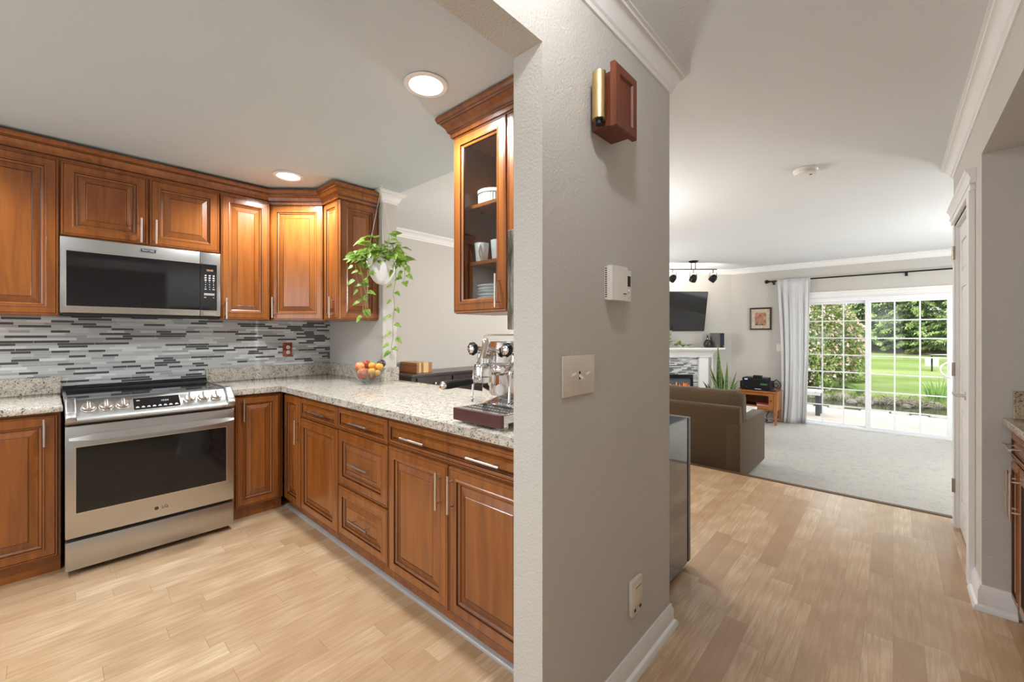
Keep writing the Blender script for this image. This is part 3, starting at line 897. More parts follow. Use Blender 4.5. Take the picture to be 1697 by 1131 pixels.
m.box(.699, .763, -.0042, -.003, 1.574, 1.576); m.box(.699, .763, -.0042, -.003, 1.586, 1.588)
for k in range(10): m.box(.701 + k * .006, .705 + k * .006, -.0042, -.003, 1.578, 1.584)
m.box(.700, .712, -.0042, -.003, 1.556, 1.559); m.box(.752, .760, -.0042, -.003, 1.556, 1.559)
m.build('keypad', M['ink'], mp_)
bd = MB().box(.357, .437, -.002, .0, 1.834, 1.858).build('badge', M['nickel'], md)
navy = plain('navy_enamel', (0.01, 0.015, 0.05), 0.3)
MB().box(.360, .434, -.0026, -.0018, 1.8365, 1.8555).build('badge_field', navy, md)
lettering('lettering', 'MAYTAG', .0155, M['ink'], md, (.397, -.0029, 1.846), (PI / 2, 0, 0))
MB().box(.01, w - .01, .02, .36, 1.412, 1.424).build('vent_grille', M['grille'], mw)

# ---- beverage fridge behind the hall wall
fr = thing('mini_fridge', 'black glossy mini fridge standing just past the hall wall', 'fridge', (-.84, 1.98, 0), 0)
gl = plain('glossy_black_enamel', (0.012, 0.012, 0.013), 0.08, spec=0.9, coat=0.6)
MB().box(-.46, 0, .0, .385, .03, .832, bevel=.004).build('body', gl, fr)
MB().box(-.455, -.006, .385, .400, .04, .822).build('door_seal', M['black'], fr)
fd = MB().box(-.46, 0, .400, .436, .03, .832, bevel=.004).build('door', M['steel_dark'], fr)
m = MB().tube([(-.03, .44, .55), (-.03, .47, .56), (-.03, .47, .78), (-.03, .44, .79)], .008, 10); m.build('handle', M['nickel'], fd, 40)
for a in (-.42, -.04):
    for b in (.05, .36): MB().lathe([(.018, 0), (.018, .03)], (a, b, 0), 10).build('foot', M['white'], fr)

# ---- espresso machine
es = thing('espresso_machine', 'chrome espresso machine with wooden drip tray front on the peninsula worktop', 'espresso machine', (-1.274, 1.18, .914))
ch = M['chrome']
hx = .142
m = MB().box(-hx, hx, .018, .44, .026, .060, bevel=.002); m.build('base', ch, es)
wd = mk_wood('walnut_front', (0.045, 0.012, 0.012), (0.11, 0.030, 0.026), (0.8, 9, 9))
m = MB().box(-hx - .002, hx + .002, 0, .018, .012, .064, bevel=.0015); m.build('tray_front', wd, es, label='dark reddish wooden drip tray front')
for a in (-hx + .045, hx - .035):
    for b in (.045, .40):
        MB().lathe([(.0, 0), (.026, 0), (.028, .004), (.027, .024), (.0, .024)], (a, b, .0005), 24).build('foot', ch, es, 40)
dg_ = MB().box(-hx + .003, hx - .003, .019, .170, .061, .0645, bevel=.001).build('drip_grid', M['chrome'], es)
m = MB()
for i in range(15):
    for j in range(3): m.box(-hx + .022 + i * .0175, -hx + .030 + i * .0175, .034 + j * .044, .066 + j * .044, .0643, .0652)
m.build('drain_slots', M['grille'], dg_)
MB().box(-hx + .006, hx - .006, .02, .168, .058, .0605).build('drip_tray', M['grille'], es)
MB().box(-hx, hx, .172, .44, .060, .350, bevel=.004).build('housing', ch, es, 40)
m = MB()
m.tube([(-hx + .006, .18, .350), (-hx + .006, .18, .378), (hx - .006, .18, .378), (hx - .006, .18, .350)], .004, 8)
m.tube([(-hx + .006, .43, .350), (-hx + .006, .43, .378), (hx - .006, .43, .378), (hx - .006, .43, .350)], .004, 8)
m.tube([(-hx + .006, .18, .378), (-hx + .006, .43, .378)], .004, 8); m.tube([(hx - .006, .18, .378), (hx - .006, .43, .378)], .004, 8)
m.build('cup_rail', M['nickel'], es, 40)
# group head
m = MB()
m.lathe([(.0, 0), (.034, 0), (.041, .006), (.042, .046), (.037, .056), (.0, .058)], (0, .065, .200), 28)
m.tube([(0, .08, .232), (0, .125, .232), (0, .176, .225)], [.030, .026, .030], 18)
m.lathe([(.0, 0), (.020, 0), (.021, .02), (.013, .026), (.0, .026)], (0, .065, .258), 20)
m.lathe([(.0, 0), (.022, .002), (.026, .012), (.018, .02), (.014, .05), (.0, .05)], (.03, .10, .232), 16, axis='x')
m.lathe([(.0, 0), (.018, 0), (.016, -.05), (.010, -.06), (.010, -.09), (.0, -.09)], (0, .115, .215), 18)
gh = m.build('group_head', ch, es, 40); gh.location = (-.022, 0, 0)
m = MB().tube([(-.03, .07, .262), (.005, .06, .30), (.035, .045, .345)], [.010, .013, .014], 14); m.ball((.036, .044, .350), .016)
m.build('brew_lever', M['nickel'], gh, 50)
m = MB().lathe([(.0, 0), (.034, 0), (.035, .026), (.0, .026)], (0, .065, .172), 26)
m.tube([(0, .035, .183), (0, -.01, .180)], [.010, .012], 14)
pf = m.build('portafilter', ch, es, 40); pf.location = (-.022, 0, .006)
m = MB().tube([(0, -.005, .180), (0, -.03, .180), (0, -.06, .179), (0, -.075, .179), (0, -.125, .178), (0, -.15, .177)], [.013, .0155, .0145, .0165, .018, .015], 16)
m.build('grip', M['black'], pf, 50)
m = MB().lathe([(.016, 0), (.0175, -.006), (.012, -.014), (.0, -.016)], (0, -.148, .177), 18, axis='y'); m.build('grip_cap', ch, pf, 50)
def es_knob(x):
    m = MB()
    L = []
    for hh, rr in ((0, .012), (-.006, .026), (-.018, .029), (-.024, .024)):
        L.append([(x + rr * (1 + .07 * math.cos(9 * 2 * PI * i / 54)) * math.cos(2 * PI * i / 54), .10 + hh, .318 + rr * (1 + .07 * math.cos(9 * 2 * PI * i / 54)) * math.sin(2 * PI * i / 54)) for i in range(54)])
    m.loops(L); k = m.build('knob', M['black'], es, 50)
    m = MB().lathe([(.021, -.023), (.020, -.029), (.012, -.033), (.0, -.034)], (x, .10, .318), 24, axis='y'); m.build('knob_cap', ch, k, 50)
    m = MB().tube([(x, .10, .318), (x, .176, .318)], .011, 12); m.lathe([(.0, 0), (.016, 0), (.016, .035), (.0, .035)], (x, .135, .268), 16); m.build('valve', ch, k, 40)
for x in (-.112, .095): es_knob(x)
m = MB().tube([(-.112, .135, .27), (-.114, .115, .25), (-.116, .095, .22), (-.118, .088, .10)], [.006, .006, .005, .005], 10); m.ball((-.118, .088, .094), (.008, .008, .014)); m.build('steam_wand', ch, es, 50)
m = MB().tube([(.095, .135, .27), (.10, .10, .22), (.105, .088, .10)], .0055, 10); m.build('water_wand', ch, es, 50)
m = MB().lathe([(.0, 0), (.024, 0), (.025, -.010), (.0, -.011)], (-.02, .172, .135), 24, axis='y'); m.build('pressure_gauge', M['white'], es)
MB().box(-.080, -.035, .1695, .172, .105, .150).build('name_plate', M['nickel'], es)
m = MB().lathe([(.0, 0), (.007, 0), (.006, -.006), (.0, -.007)], (-.105, .172, .19), 14, axis='y'); m.build('indicator_light', plain('green_lens', (.01, .18, .08), .2), es)

# ---- fruit bowl with fruit
BC = Vector((-2.965, 1.635, .914))
bw = thing('fruit_bowl', 'clear glass bowl of stone fruit on the worktop by the short wall', 'bowl', BC)
outer = [(.0, .016), (.045, .014), (.064, .022), (.088, .05), (.110, .085), (.125, .118)]
inner = [(.121, .118), (.106, .087), (.084, .053), (.060, .026), (.0, .021)]
m = MB().lathe(outer + inner, (0, 0, 0), 40, flute=.02, nfl=10)
m.build('bowl', M['glass_bowl'], bw, 40)
for k in range(5):
    a = 2 * PI * k / 5
    m = MB().ball((.042 * math.cos(a), .042 * math.sin(a), .0115), (.013, .013, .011), 12, 8); m.build('foot', M['glass_bowl'], bw, 60)
def fruit_mat(name, a, b, c):
    t = NT(name)
    f = t.noise(t.coord(rnd=True), 14, 3, .6)
    return t.set(base=t.ramp(f, [(.32, a), (.5, b), (.68, c)]), rough=.28, spec=.5)
FM = {'n': fruit_mat('nectarine_skin', (.30, .03, .03), (.55, .14, .06), (.78, .48, .16)), 'a': fruit_mat('apricot_skin', (.72, .28, .03), (.80, .38, .05), (.82, .45, .08)),
      'p': fruit_mat('dark_plum_skin', (.03, .015, .02), (.05, .025, .03), (.09, .05, .05)), 'r': fruit_mat('red_plum_skin', (.25, .02, .02), (.40, .06, .03), (.50, .16, .05))}
Rv, Fv = Vector((.7402, .6723, 0)), Vector((-.6723, .7402, 0))
FR = [('nectarine', 'n', -.062, -.01, .115, .038, 'red and yellow nectarine at the left rim of the fruit bowl'), ('plum', 'r', -.022, .058, .128, .034, 'red plum at the back of the fruit bowl'),
      ('nectarine', 'n', .022, .045, .118, .036, 'pale pink nectarine in the middle of the fruit bowl'), ('nectarine', 'n', -.018, -.055, .075, .044, 'big speckled nectarine at the front of the fruit bowl'),
      ('apricot', 'a', .034, -.012, .128, .027, 'topmost yellow apricot in front of the pale nectarine'), ('apricot', 'a', .083, -.010, .122, .027, 'yellow apricot below the dark plum in the fruit bowl'),
      ('apricot', 'a', .050, -.060, .088, .026, 'yellow apricot lowest at the front of the fruit bowl'), ('apricot', 'a', .082, -.040, .082, .024, 'orange apricot at the right rim of the fruit bowl'),
      ('plum', 'p', .072, .045, .130, .034, 'dark plum on top of the fruit bowl'), ('plum', 'r', .030, -.028, .050, .026, 'brownish plum at the bottom of the fruit bowl')]
pos = [Rv * f[2] + Fv * f[3] + Vector((0, 0, f[4] + .012)) for f in FR]
for it in range(120):
    for i in range(len(FR)):
        for j in range(i):
            d = pos[i] - pos[j]; g = FR[i][5] + FR[j][5] + .0015 - d.length
            if g > 0:
                d.normalize(); pos[i] += d * g * .5; pos[j] -= d * g * .5
    for i in range(len(FR)):   # stay inside the bowl wall
        p = pos[i]; p.z = max(p.z, .030 + FR[i][5])
        rr = math.hypot(p.x, p.y); lim = max(.02, .055 + (min(p.z, .118) - .02) * .72 - FR[i][5] * .9)
        if rr > lim: p.x *= lim / rr; p.y *= lim / rr
for f, p in zip(FR, pos):
    m = MB(); r = f[5]; L = []
    for i in range(1, 14):
        t = PI * i / 14
        rr, zz = r * math.sin(t), r * math.cos(t) * .96
        if i < 3: zz -= r * .10 * (3 - i) / 2
        L.append([(rr * math.cos(2 * PI * j / 22) * (1 - (.05 if j in (0, 1, 21) else 0)), rr * math.sin(2 * PI * j / 22), zz) for j in range(22)])
    m.loops(L)
    o = m.build(f[0], FM[f[1]], None, 80)
    o.location = BC + p; o.rotation_euler = (random.uniform(-.5, .5), random.uniform(-.5, .5), random.uniform(0, 6))
    tag(o, f[6], 'fruit', 'fruit in the glass bowl')

# ---- leaves
def leaf_q(mb, base, d, up, L, W, droop=.25, m=None, fold=.18, fine=False):
    d = d.normalized(); side = d.cross(up)
    if side.length < 1e-4: side = d.cross(Vector((1, .3, 0)))
    side.normalize(); up = side.cross(d)
    def P(t, s): return base + d * (L * t) + side * (W * s) - up * (droop * L * t * t) + up * (abs(s) * W * fold)
    k = mb.mi(m)
    if fine:
        mid = [P(t, 0) for t in (0, .12, .3, .55, .8, 1)]
        for sg in (1, -1):
            rim = [P(-.07, .26 * sg), P(.06, .46 * sg), P(.28, .5 * sg), P(.56, .37 * sg), P(.82, .16 * sg)]
            a = [mb.bm.verts.new(p) for p in mid]; b = [mb.bm.verts.new(p) for p in rim]
            for q in [(a[i], a[i + 1], b[i + 1], b[i]) for i in range(4)] + [(a[4], a[5], b[4])]:
                f = mb.bm.faces.new(q); f.material_index = k; f.smooth = True
        return
    mid = [P(t, 0) for t in (0, .3, .62, 1)]
    for sg in (1, -1):
        rim = [P(-.06, .30 * sg), P(.22, .5 * sg), P(.58, .36 * sg)]
        a = [mb.bm.verts.new(p) for p in mid]; b = [mb.bm.verts.new(p) for p in rim]
        for q in ((a[0], a[1], b[1], b[0]), (a[1], a[2], b[2], b[1]), (a[2], a[3], b[2])):
            f = mb.bm.faces.new(q); f.material_index = k; f.smooth = True

# ---- hanging planter
PC = Vector((-2.83, 1.665, 0))
hp = thing('hanging_planter', 'white face-shaped hanging planter with trailing pothos by the short wall', 'hanging plant', (PC.x, PC.y, 1.665))
m = MB()
L = []
for z, r in ((0, .012), (.008, .035), (.03, .060), (.07, .084), (.12, .100), (.165, .108), (.205, .112), (.205, .105), (.165, .101), (.10, .088)):
    lp = []
    for i in range(48):
        a = 2 * PI * i / 48
        fx, fy = math.cos(a), math.sin(a)
        fr_ = max(0, fx * Fv.x * -1 + fy * Fv.y * -1)          # side turned to the kitchen carries the face relief
        lat = fx * Rv.x + fy * Rv.y
        b = 0
        if r > .03:
            nose = math.exp(-((lat + .15) / .13) ** 2) * math.exp(-((z - .095) / .035) ** 2) * .030
            lips = math.exp(-((lat + .12) / .25) ** 2) * math.exp(-((z - .045) / .010) ** 2) * .010
            chin = math.exp(-((lat + .1) / .3) ** 2) * math.exp(-((z - .018) / .014) ** 2) * .006
            eye = -math.exp(-((abs(lat + .12) - .38) / .14) ** 2) * math.exp(-((z - .135) / .022) ** 2) * .012
            brow = math.exp(-((abs(lat + .12) - .36) / .2) ** 2) * math.exp(-((z - .170) / .012) ** 2) * .005
            b = (nose + lips + chin + eye + brow) * (fr_ > .05)
        lp.append(((r + b) * fx, (r + b) * fy, z))
    L.append(lp)
m.loops(L); m.build('pot', M['plaster'], hp, 60)
MB().lathe([(.0, .16), (.098, .16), (.0, .175)], (0, 0, 0), 20).build('soil', plain('potting_soil', (.03, .02, .012), .9), hp)
m = MB()
top = Vector((0, 0, ZC - .003 - 1.665))
for a in (0.4, 2.5, 4.6):
    e = Vector((.106 * math.cos(a), .106 * math.sin(a), .203))
    m.tube([e, top - Vector((0, 0, .05))], .0013, 6)
m.build('cord', M['white'], hp)
m = MB().tube([top, top - Vector((0, 0, .02)), top + Vector((.01, .008, -.035)), top + Vector((0, 0, -.05)), top + Vector((-.01, -.008, -.04))], .0025, 8); m.build('hook', M['white'], hp, 50)
rnd = random.Random(3)
m = MB(); st = MB()
for i in range(120):
    a = rnd.uniform(0, 2 * PI); q = rnd.random() ** .6
    e = Vector((math.cos(a), math.sin(a), 0)) * (.05 + .11 * q)
    e = e + Rv * rnd.uniform(-.05, .06); z = .215 + rnd.uniform(-.02, .17) * (1.2 - q) - .03 * q
    d = Vector((math.cos(a), math.sin(a), rnd.uniform(-.6, .45)))
    S = rnd.uniform(.06, .098)
    leaf_q(m, e + Vector((0, 0, z)), d - Fv * rnd.uniform(0, .5), Vector((0, 0, .8)) - Fv * rnd.uniform(.1, 1.1) + Rv * rnd.uniform(-.4, .4), S * .92, S * .74, .35, fine=True)
    st.tube([Vector((math.cos(a) * .05, math.sin(a) * .05, .17)), (e + Vector((0, 0, z + .012))) * .6 + Vector((0, 0, .09)), e + Vector((0, 0, z))], .0014, 5)
m.build('foliage', M['pothos'], hp); st.build('stems', M['vine'], hp)
def vine(pts, n, S, seed):
    r = random.Random(seed)
    P_ = [Rv * a + Fv * b + Vector((0, 0, z - 1.665)) for a, b, z in pts]
    m = MB().tube(P_, .0019, 6)
    v = m.build('vine', M['vine'], hp, 60)
    m = MB()
    for i in range(n):
        t = (i + .6) / n * (len(P_) - 1); k = min(int(t), len(P_) - 2); p = P_[k].lerp(P_[k + 1], t - k)
        sg = 1 if i % 2 else -1
        d = Rv * sg * r.uniform(.4, 1) - Fv * r.uniform(.0, .7) + Vector((0, 0, r.uniform(-.7, .2)))
        q = p + d.normalized() * .022
        leaf_q(m, q, d + Vector((0, 0, -.3)), Vector((0, 0, 1)) - Fv * .9, S * r.uniform(.7, 1.1), S * .72 * r.uniform(.8, 1.1), .3, fine=True)
    m.build('vine_leaves', M['pothos'], v)
vine([(-.08, -.05, 1.84), (-.135, -.07, 1.87), (-.165, -.08, 1.80), (-.155, -.08, 1.70), (-.125, -.08, 1.62), (-.115, -.08, 1.52), (-.105, -.07, 1.42)], 13, .062, 5)
vine([(-.07, -.07, 1.85), (-.11, -.10, 1.88), (-.125, -.10, 1.78), (-.10, -.10, 1.68), (-.085, -.09, 1.58), (-.09, -.09, 1.46)], 10, .06, 6)
vine([(.08, -.04, 1.85), (.115, -.06, 1.82), (.125, -.06, 1.70), (.105, -.06, 1.60), (.115, -.06, 1.50), (.10, -.06, 1.38), (.105, -.06, 1.28), (.09, -.06, 1.20), (.098, -.06, 1.165)], 15, .058, 7)
vine([(.09, .02, 1.86), (.15, .0, 1.86), (.175, -.02, 1.80), (.18, -.02, 1.72), (.17, -.03, 1.68)], 8, .066, 8)
vine([(.0, -.09, 1.86), (.02, -.125, 1.85), (-.02, -.125, 1.80), (-.05, -.13, 1.76), (.0, -.12, 1.73)], 5, .045, 9)

# ---- dishes in the glass-door unit
zs = (ZU0 + .0185, 1.6865, 1.9935)
m = MB().lathe([(.0, .004), (.070, .004), (.080, 0), (.082, .008), (.084, .062), (.090, .066), (.090, .082), (.084, .083), (.082, .070), (.078, .012), (.0, .010)], (0, 0, 0), 96)
rm = m
me_ = rm.build('souffle_dish', M['ceramic'], None, 40)
for v in me_.data.vertices:
    if .009 < v.co.z < .063 and math.hypot(v.co.x, v.co.y) > .08: pass
me_.location = (-1.628, 1.643, zs[2]); tag(me_, 'white fluted souffle dish on the top shelf of the glass-door cabinet', 'dish')
m = MB()
for k in range(36):
    a = 2 * PI * k / 36
    m.tube([(.0825 * math.cos(a), .0825 * math.sin(a), .010), (.0840 * math.cos(a), .0840 * math.sin(a), .060)], .0032, 6)
m.build('fluting', M['ceramic'], me_, 60)
def mug(x, y, rz, label, first=None):
    if first is None:
        m = MB().lathe([(.0, .002), (.026, .002), (.029, 0), (.033, .01), (.040, .102), (.0405, .105), (.038, .104), (.031, .012), (.0, .008)], (0, 0, 0), 32)
        t = thing('mug', label, 'mug', (x, y, zs[1]), rz, 'mugs in the glass-door cabinet')
        m.build('cup', M['ceramic'], t, 40)
        MB().tube([(.037, 0, .088), (.056, 0, .090), (.066, 0, .074), (.060, 0, .048), (.035, 0, .028)], [.006, .006, .0055, .005, .0045], 10).build('handle', M['ceramic'], t, 60)
        return t
    c = copy_tree(first); c.location = (x, y, zs[1]); c.rotation_euler = (0, 0, rz); c['label'] = label
    return c
mg = mug(-1.668, 1.590, -1.0, 'white mug farthest from the bar handle in the glass-door cabinet')
mug(-1.600, 1.655, -1.3, 'white mug standing behind and between the other two in the glass-door cabinet', mg)
mug(-1.545, 1.592, 1.2, 'white mug nearest the bar handle in the glass-door cabinet', mg)
m = MB().lathe([(.0, .003), (.055, .003), (.060, 0), (.066, .003), (.095, .012), (.108, .017), (.108, .0195), (.094, .015), (.064, .007), (.0, .006)], (0, 0, 0), 40)
pl = m.build('plate', M['ceramic'], None, 40)
ords = ['bottom plate', 'second plate from the bottom', 'third plate from the bottom', 'fourth plate from the bottom', 'fifth plate from the bottom', 'sixth plate from the bottom', 'plate just below the topmost', 'topmost plate']
for k in range(8):
    o = pl if k == 0 else pl.copy()
    if k: COL.objects.link(o)
    o.location = (-1.595 + random.uniform(-.004, .004), 1.635 + random.uniform(-.004, .004), zs[0] + .0005 + k * .0165)
    tag(o, 'white ' + ords[k] + ' of the stack in the glass-door cabinet', 'plate', 'white plates stacked in the glass-door cabinet')

# ---- rough board on the kitchen face of the hall wall
bark = NT('weathered_grey_wood')
vv = bark.coord((30, 30, 5))
ff = bark.noise(vv, 1.5, 5, .7)
bark.bump(ff, .8, .01)
bark = bark.set(base=bark.ramp(ff, [(.35, (.05, .04, .028)), (.5, (.17, .15, .12)), (.66, (.40, .37, .31))]), rough=.85)
m = MB().box(-.898, -.849, .965, 1.36, 1.312, 1.625, bevel=.004)
tag(m.build('wall_board', bark), 'rough weathered board on the kitchen side of the hall wall end', 'board')

# ---- wall fittings
op = thing('outlet', 'white outlet with reddish decorative plate on the mosaic backsplash', 'outlet', (-4.0205, 1.39, 1.094), RW)
redp = fruit_mat('painted_red_plate', (.12, .01, .01), (.30, .04, .025), (.38, .16, .06))
MB().box(0, .078, -.006, 0, 0, .124, bevel=.002).build('cover_plate', redp, op)
m = MB()
for zz in (.038, .082): m.lathe([(.0, 0), (.0175, 0), (.0165, -.0045), (.0, -.005)], (.044, -.005, zz), 20, axis='y')
m.build('socket', M['white'], op)
m = MB()
for zz in (.038, .082):
    for dx in (-.006, .006): m.box(.044 + dx - .001, .044 + dx + .001, -.0105, -.0095, zz - .004, zz + .005)
    m.box(.042, .046, -.0105, -.0095, zz - .011, zz - .008)
m.build('slots', M['black'], op)
sw = thing('light_switch', 'almond triple toggle switch plate on the hall wall', 'light switch', (-.7365, 1.03, 1.106), RW)
MB().box(0, .180, -.007, 0, 0, .125, bevel=.003).build('cover_plate', M['almond'], sw, 40)
for k in range(3):
    x = .050 + k * .040
    MB().box(x - .004, x + .004, -.0075, -.006, .050, .075).build('slot', M['black'] if k == 1 else M['almond'], sw)
    m = MB(); up = -1 if k == 1 else 1
    m.hull8([(x - .004, -.006, .058), (x + .004, -.006, .058), (x + .004, -.006, .067), (x - .004, -.006, .067)] + [(x - .003, -.021, .0595 + up * .009), (x + .003, -.021, .0595 + up * .009), (x + .003, -.021, .0655 + up * .009), (x - .003, -.021, .0655 + up * .009)], None, .001)
    m.build('toggle', M['white'], sw)
th = thing('thermostat', 'white thermostat with small display on the hall wall', 'thermostat', (-.7365, 1.283, 1.415), RW)
MB().box(.0, .158, -.022, 0, .002, .115, bevel=.002).build('back_plate', M['white'], th)
m = MB()
L = []
for i in range(9):
    t = i / 8
    L.append([(-.001 + .098 * t, -.012, .0), (-.001 + .098 * t, -.032 - .012 * math.sin(PI * t * .5) + .006 * t ** 4, .0), (-.001 + .098 * t, -.032 - .012 * math.sin(PI * t * .5) + .006 * t ** 4, .118), (-.001 + .098 * t, -.012, .118)])
m.loops(L); cv = m.build('cover', M['white'], th, 40)
m = MB()
for k in range(14): m.box(-.0012, .002, -.0105, -.0045, .010 + k * .0075, .0135 + k * .0075)
m.build('vent_slots', M['black'], th)
MB().box(.124, .150, -.0235, -.0215, .056, .094).build('display', M['grille'], th)
m = MB()
for zz in (.020, .038): m.lathe([(.0, 0), (.007, 0), (.006, -.004), (.0, -.005)], (.138, -.022, zz), 16, axis='y')
m.build('button', M['white'], th)
m = MB()
for k in range(6): m.box(.060 + k * .0035, .0625 + k * .0035, -.0440, -.039, .0225, .0250)
m.build('lettering', M['steel_dark'], th)
dc = thing('door_chime', 'wooden door chime box with brass tube high on the hall wall', 'door chime', (-.7365, 1.168, 1.955), RW)
chw = mk_wood('dark_oak', (.06, .010, .003), (.20, .045, .010), (10, 10, .8), rough=.5, coat=0)
MB().box(.035, .165, -.078, 0, .012, .185, bevel=.002).build('box', chw, dc)
m = MB()
lps, x0, x1, z0, z1 = [], .02, .170, .0, .203
for i, o in ((0, .076), (0, .092), (.004, .095), (.030, .095), (.034, .089), (.038, .088)):
    lps.append([(x0 + i, -o, z0 + i), (x1 - i, -o, z0 + i), (x1 - i, -o, z1 - i), (x0 + i, -o, z1 - i)])
m.loops(lps); m.build('front_panel', chw, dc)
MB().tube([(.010, -.042, .028), (.010, -.042, .178)], .0215, 28).build('chime_tube', M['brass'], dc, 40)
MB().tube([(.010, -.042, .012), (.010, -.042, .028)], .012, 14).build('tube_plug', M['black'], dc, 40)
lo = thing('outlet', 'almond outlet cover with night light low on the hall wall', 'outlet', (-.7365, 1.462, .232), RW)
MB().box(0, .088, -.016, 0, 0, .134, bevel=.005).build('cover_plate', M['almond'], lo, 40)
MB().box(.012, .076, -.019, -.015, .035, .110, bevel=.002).build('face', M['almond'], lo, 40)
m = MB()
for a in (.016, .060): m.box(a, a + .012, -.0175, -.0155, .016, .026)
m.box(.02, .068, -.0195, -.0185, .104, .106)
m.build('slot', M['black'], lo)

# ---- smoke detector
m = MB().lathe([(.0, -.040), (.050, -.040), (.066, -.034), (.069, -.026), (.062, -.022), (.070, -.018), (.076, -.010), (.076, 0), (.0, 0)], (0, 0, 0), 40)
sd = thing('smoke_detector', 'round white smoke detector on the hall ceiling', 'smoke detector', (-.455, 3.575, ZC - .001))
m.build('body', M['white'], sd, 30)
MB().lathe([(.0, -.043), (.008, -.043), (.009, -.040), (.0, -.040)], (.03, 0, 0), 14).build('test_button', M['steel_dark'], sd)

# ---- sideboard with wooden box, dining area
sb = thing('sideboard', 'dark wooden sideboard with small drawers behind the peninsula', 'sideboard', (-3.615, 2.46, 0), RW)
dw = M['dark_wood']
MB().box(-.01, 1.55, -.025, .395, .852, .880, bevel=.005).build('top', dw, sb)
MB().box(.045, 1.495, .02, .38, .60, .852).build('carcass', dw, sb)
for a in (.0, 1.485):
    for b in (.0, .335): MB().box(a + .005, a + .055, b, b + .05, 0, .852).build('leg', dw, sb)
for k in range(3):
    x = .075 + k * .475
    d = MB().box(x, x + .45, .004, .022, .70, .835, bevel=.004).build('drawer', dw, sb)
    MB().lathe([(.0, 0), (.006, 0), (.006, -.010), (.013, -.014), (.012, -.022), (.0, -.024)], (x + .225, .004, .768), 16, axis='y').build('knob', M['nickel'], d, 40)
    MB().box(x, x + .45, .008, .022, .62, .69, bevel=.004).build('apron', dw, sb)
bx = thing('wooden_box', 'honey wooden box with pale inlaid stripes on the sideboard', 'box', (-3.70, 2.585, .8805), RW)
bw1 = mk_wood('honey_box_wood', (.28, .085, .014), (.40, .135, .024), (.8, 9, 9), rough=.3)
bw2 = mk_wood('pale_inlay', (.62, .38, .12), (.75, .52, .22), (9, 9, .8))
MB().box(0, .20, 0, .31, 0, .078, bevel=.003).build('case', bw1, bx)
MB().box(-.001, .201, -.001, .311, .079, .108, bevel=.003).build('lid', bw1, bx)
m = MB()
for a, b in ((.03, .055), (.085, .15)): m.box(a, b, -.002, .001, .002, .106); m.box(a, b, -.002, .312, .106, .1095)
m.build('inlay', bw2, bx)

# ================================================================== living room
FO, FA = (-4.03, 6.425), PI / 4            # left end of the diagonal wall; local x runs to the right along it
def on_diag(x, y, z): return Vector((FO[0] + (x + y * -1) * .70711, FO[1] + (x + y) * .70711, z))
fp = thing('fireplace', 'white mantel fireplace with mosaic surround on the diagonal wall', 'fireplace', (FO[0], FO[1], 0), FA)
T = M['trim']
for a in (.502, 1.968):
    m = MB().box(a, a + .164, -.15, -.001, ZL, .884, bevel=.002)
    m.box(a - .012, a + .176, -.162, -.001, ZL + .001, ZL + .12, bevel=.003)
    m.build('pier', T, fp)
MB().box(.666, 1.968, -.10, -.001, ZL, .884).build('tile_surround', M['tile_f'], fp, label='grey linear mosaic surround')
MB().box(.48, 2.154, -.17, -.001, .884, 1.022, bevel=.002).build('frieze', T, fp)
m = MB().sweep([(.481, -.002), (.481, -.169), (2.153, -.169), (2.153, -.002)], [(0, .884), (.018, .884), (.020, .906), (.028, .912), (.036, .935), (.060, .972), (.090, .995), (.105, 1.004), (.112, 1.0215), (0, 1.0215)])
m.build('bed_moulding', T, fp, 30)
MB().box(.277, 2.357, -.30, -.001, 1.022, 1.052, bevel=.004).build('mantel_shelf', T, fp)
m = MB()
x0, x1, z0, z1 = .772, 1.862, ZL + .08, .571
m.box(x0, x1, -.14, -.101, z1 - .062, z1); m.box(x0, x1, -.14, -.101, z0, z0 + .05); m.box(x0, x0 + .022, -.14, -.101, z0 + .05, z1 - .062); m.box(x1 - .022, x1, -.14, -.101, z0 + .05, z1 - .062)
ins = m.build('firebox', M['black'], fp)
MB().box(x0 + .022, x1 - .022, -.1035, -.1005, z0 + .05, z1 - .062).build('firebox_back', plain('firebox_grey', (.10, .12, .14), .5), ins)
fl = MB(); r = random.Random(2)
for i in range(95):
    x = r.uniform(x0 + .06, x1 - .06); h = r.uniform(.25, .47)
    fl.loops([[(x + q * math.cos(t) + r.uniform(-.01, .01) * s_, -.112 + .004 * math.sin(t), z0 + .06 + h * s_) for t in (0, PI / 2, PI, 3 * PI / 2)] for s_, q in ((0, .012), (.3, .028), (.65, .016), (1, .002))])
fl.build('flames', emit('flame_glow', (1.0, .22, .03), 1.4), ins)
m = MB()
for i in range(4): m.tube([(x0 + .15 + i * .22, -.125, z0 + .08), (x0 + .38 + i * .2, -.118, z0 + .12)], .028, 10)
m.build('logs', plain('charred_log', (.05, .03, .02), .9), ins)

tv = thing('television', 'wall-mounted flat television tilted down above the mantel', 'television', on_diag(1.482, -.125, 1.69), FA)
tv.rotation_euler = (math.radians(11.5), 0, FA)
MB().box(-.618, .618, -.014, .022, -.352, .352, bevel=.004).build('casing', M['black'], tv)
MB().box(-.606, .606, -.0165, -.013, -.336, .342).build('screen', M['black_gloss'], tv, label='dark reflecting screen')
MB().box(-.03, .03, -.0175, -.0145, -.349, -.342).build('logo', M['nickel'], tv)
MB().box(-.2, .2, .022, .10, -.05, .15).build('wall_mount', M['black_metal'], tv)

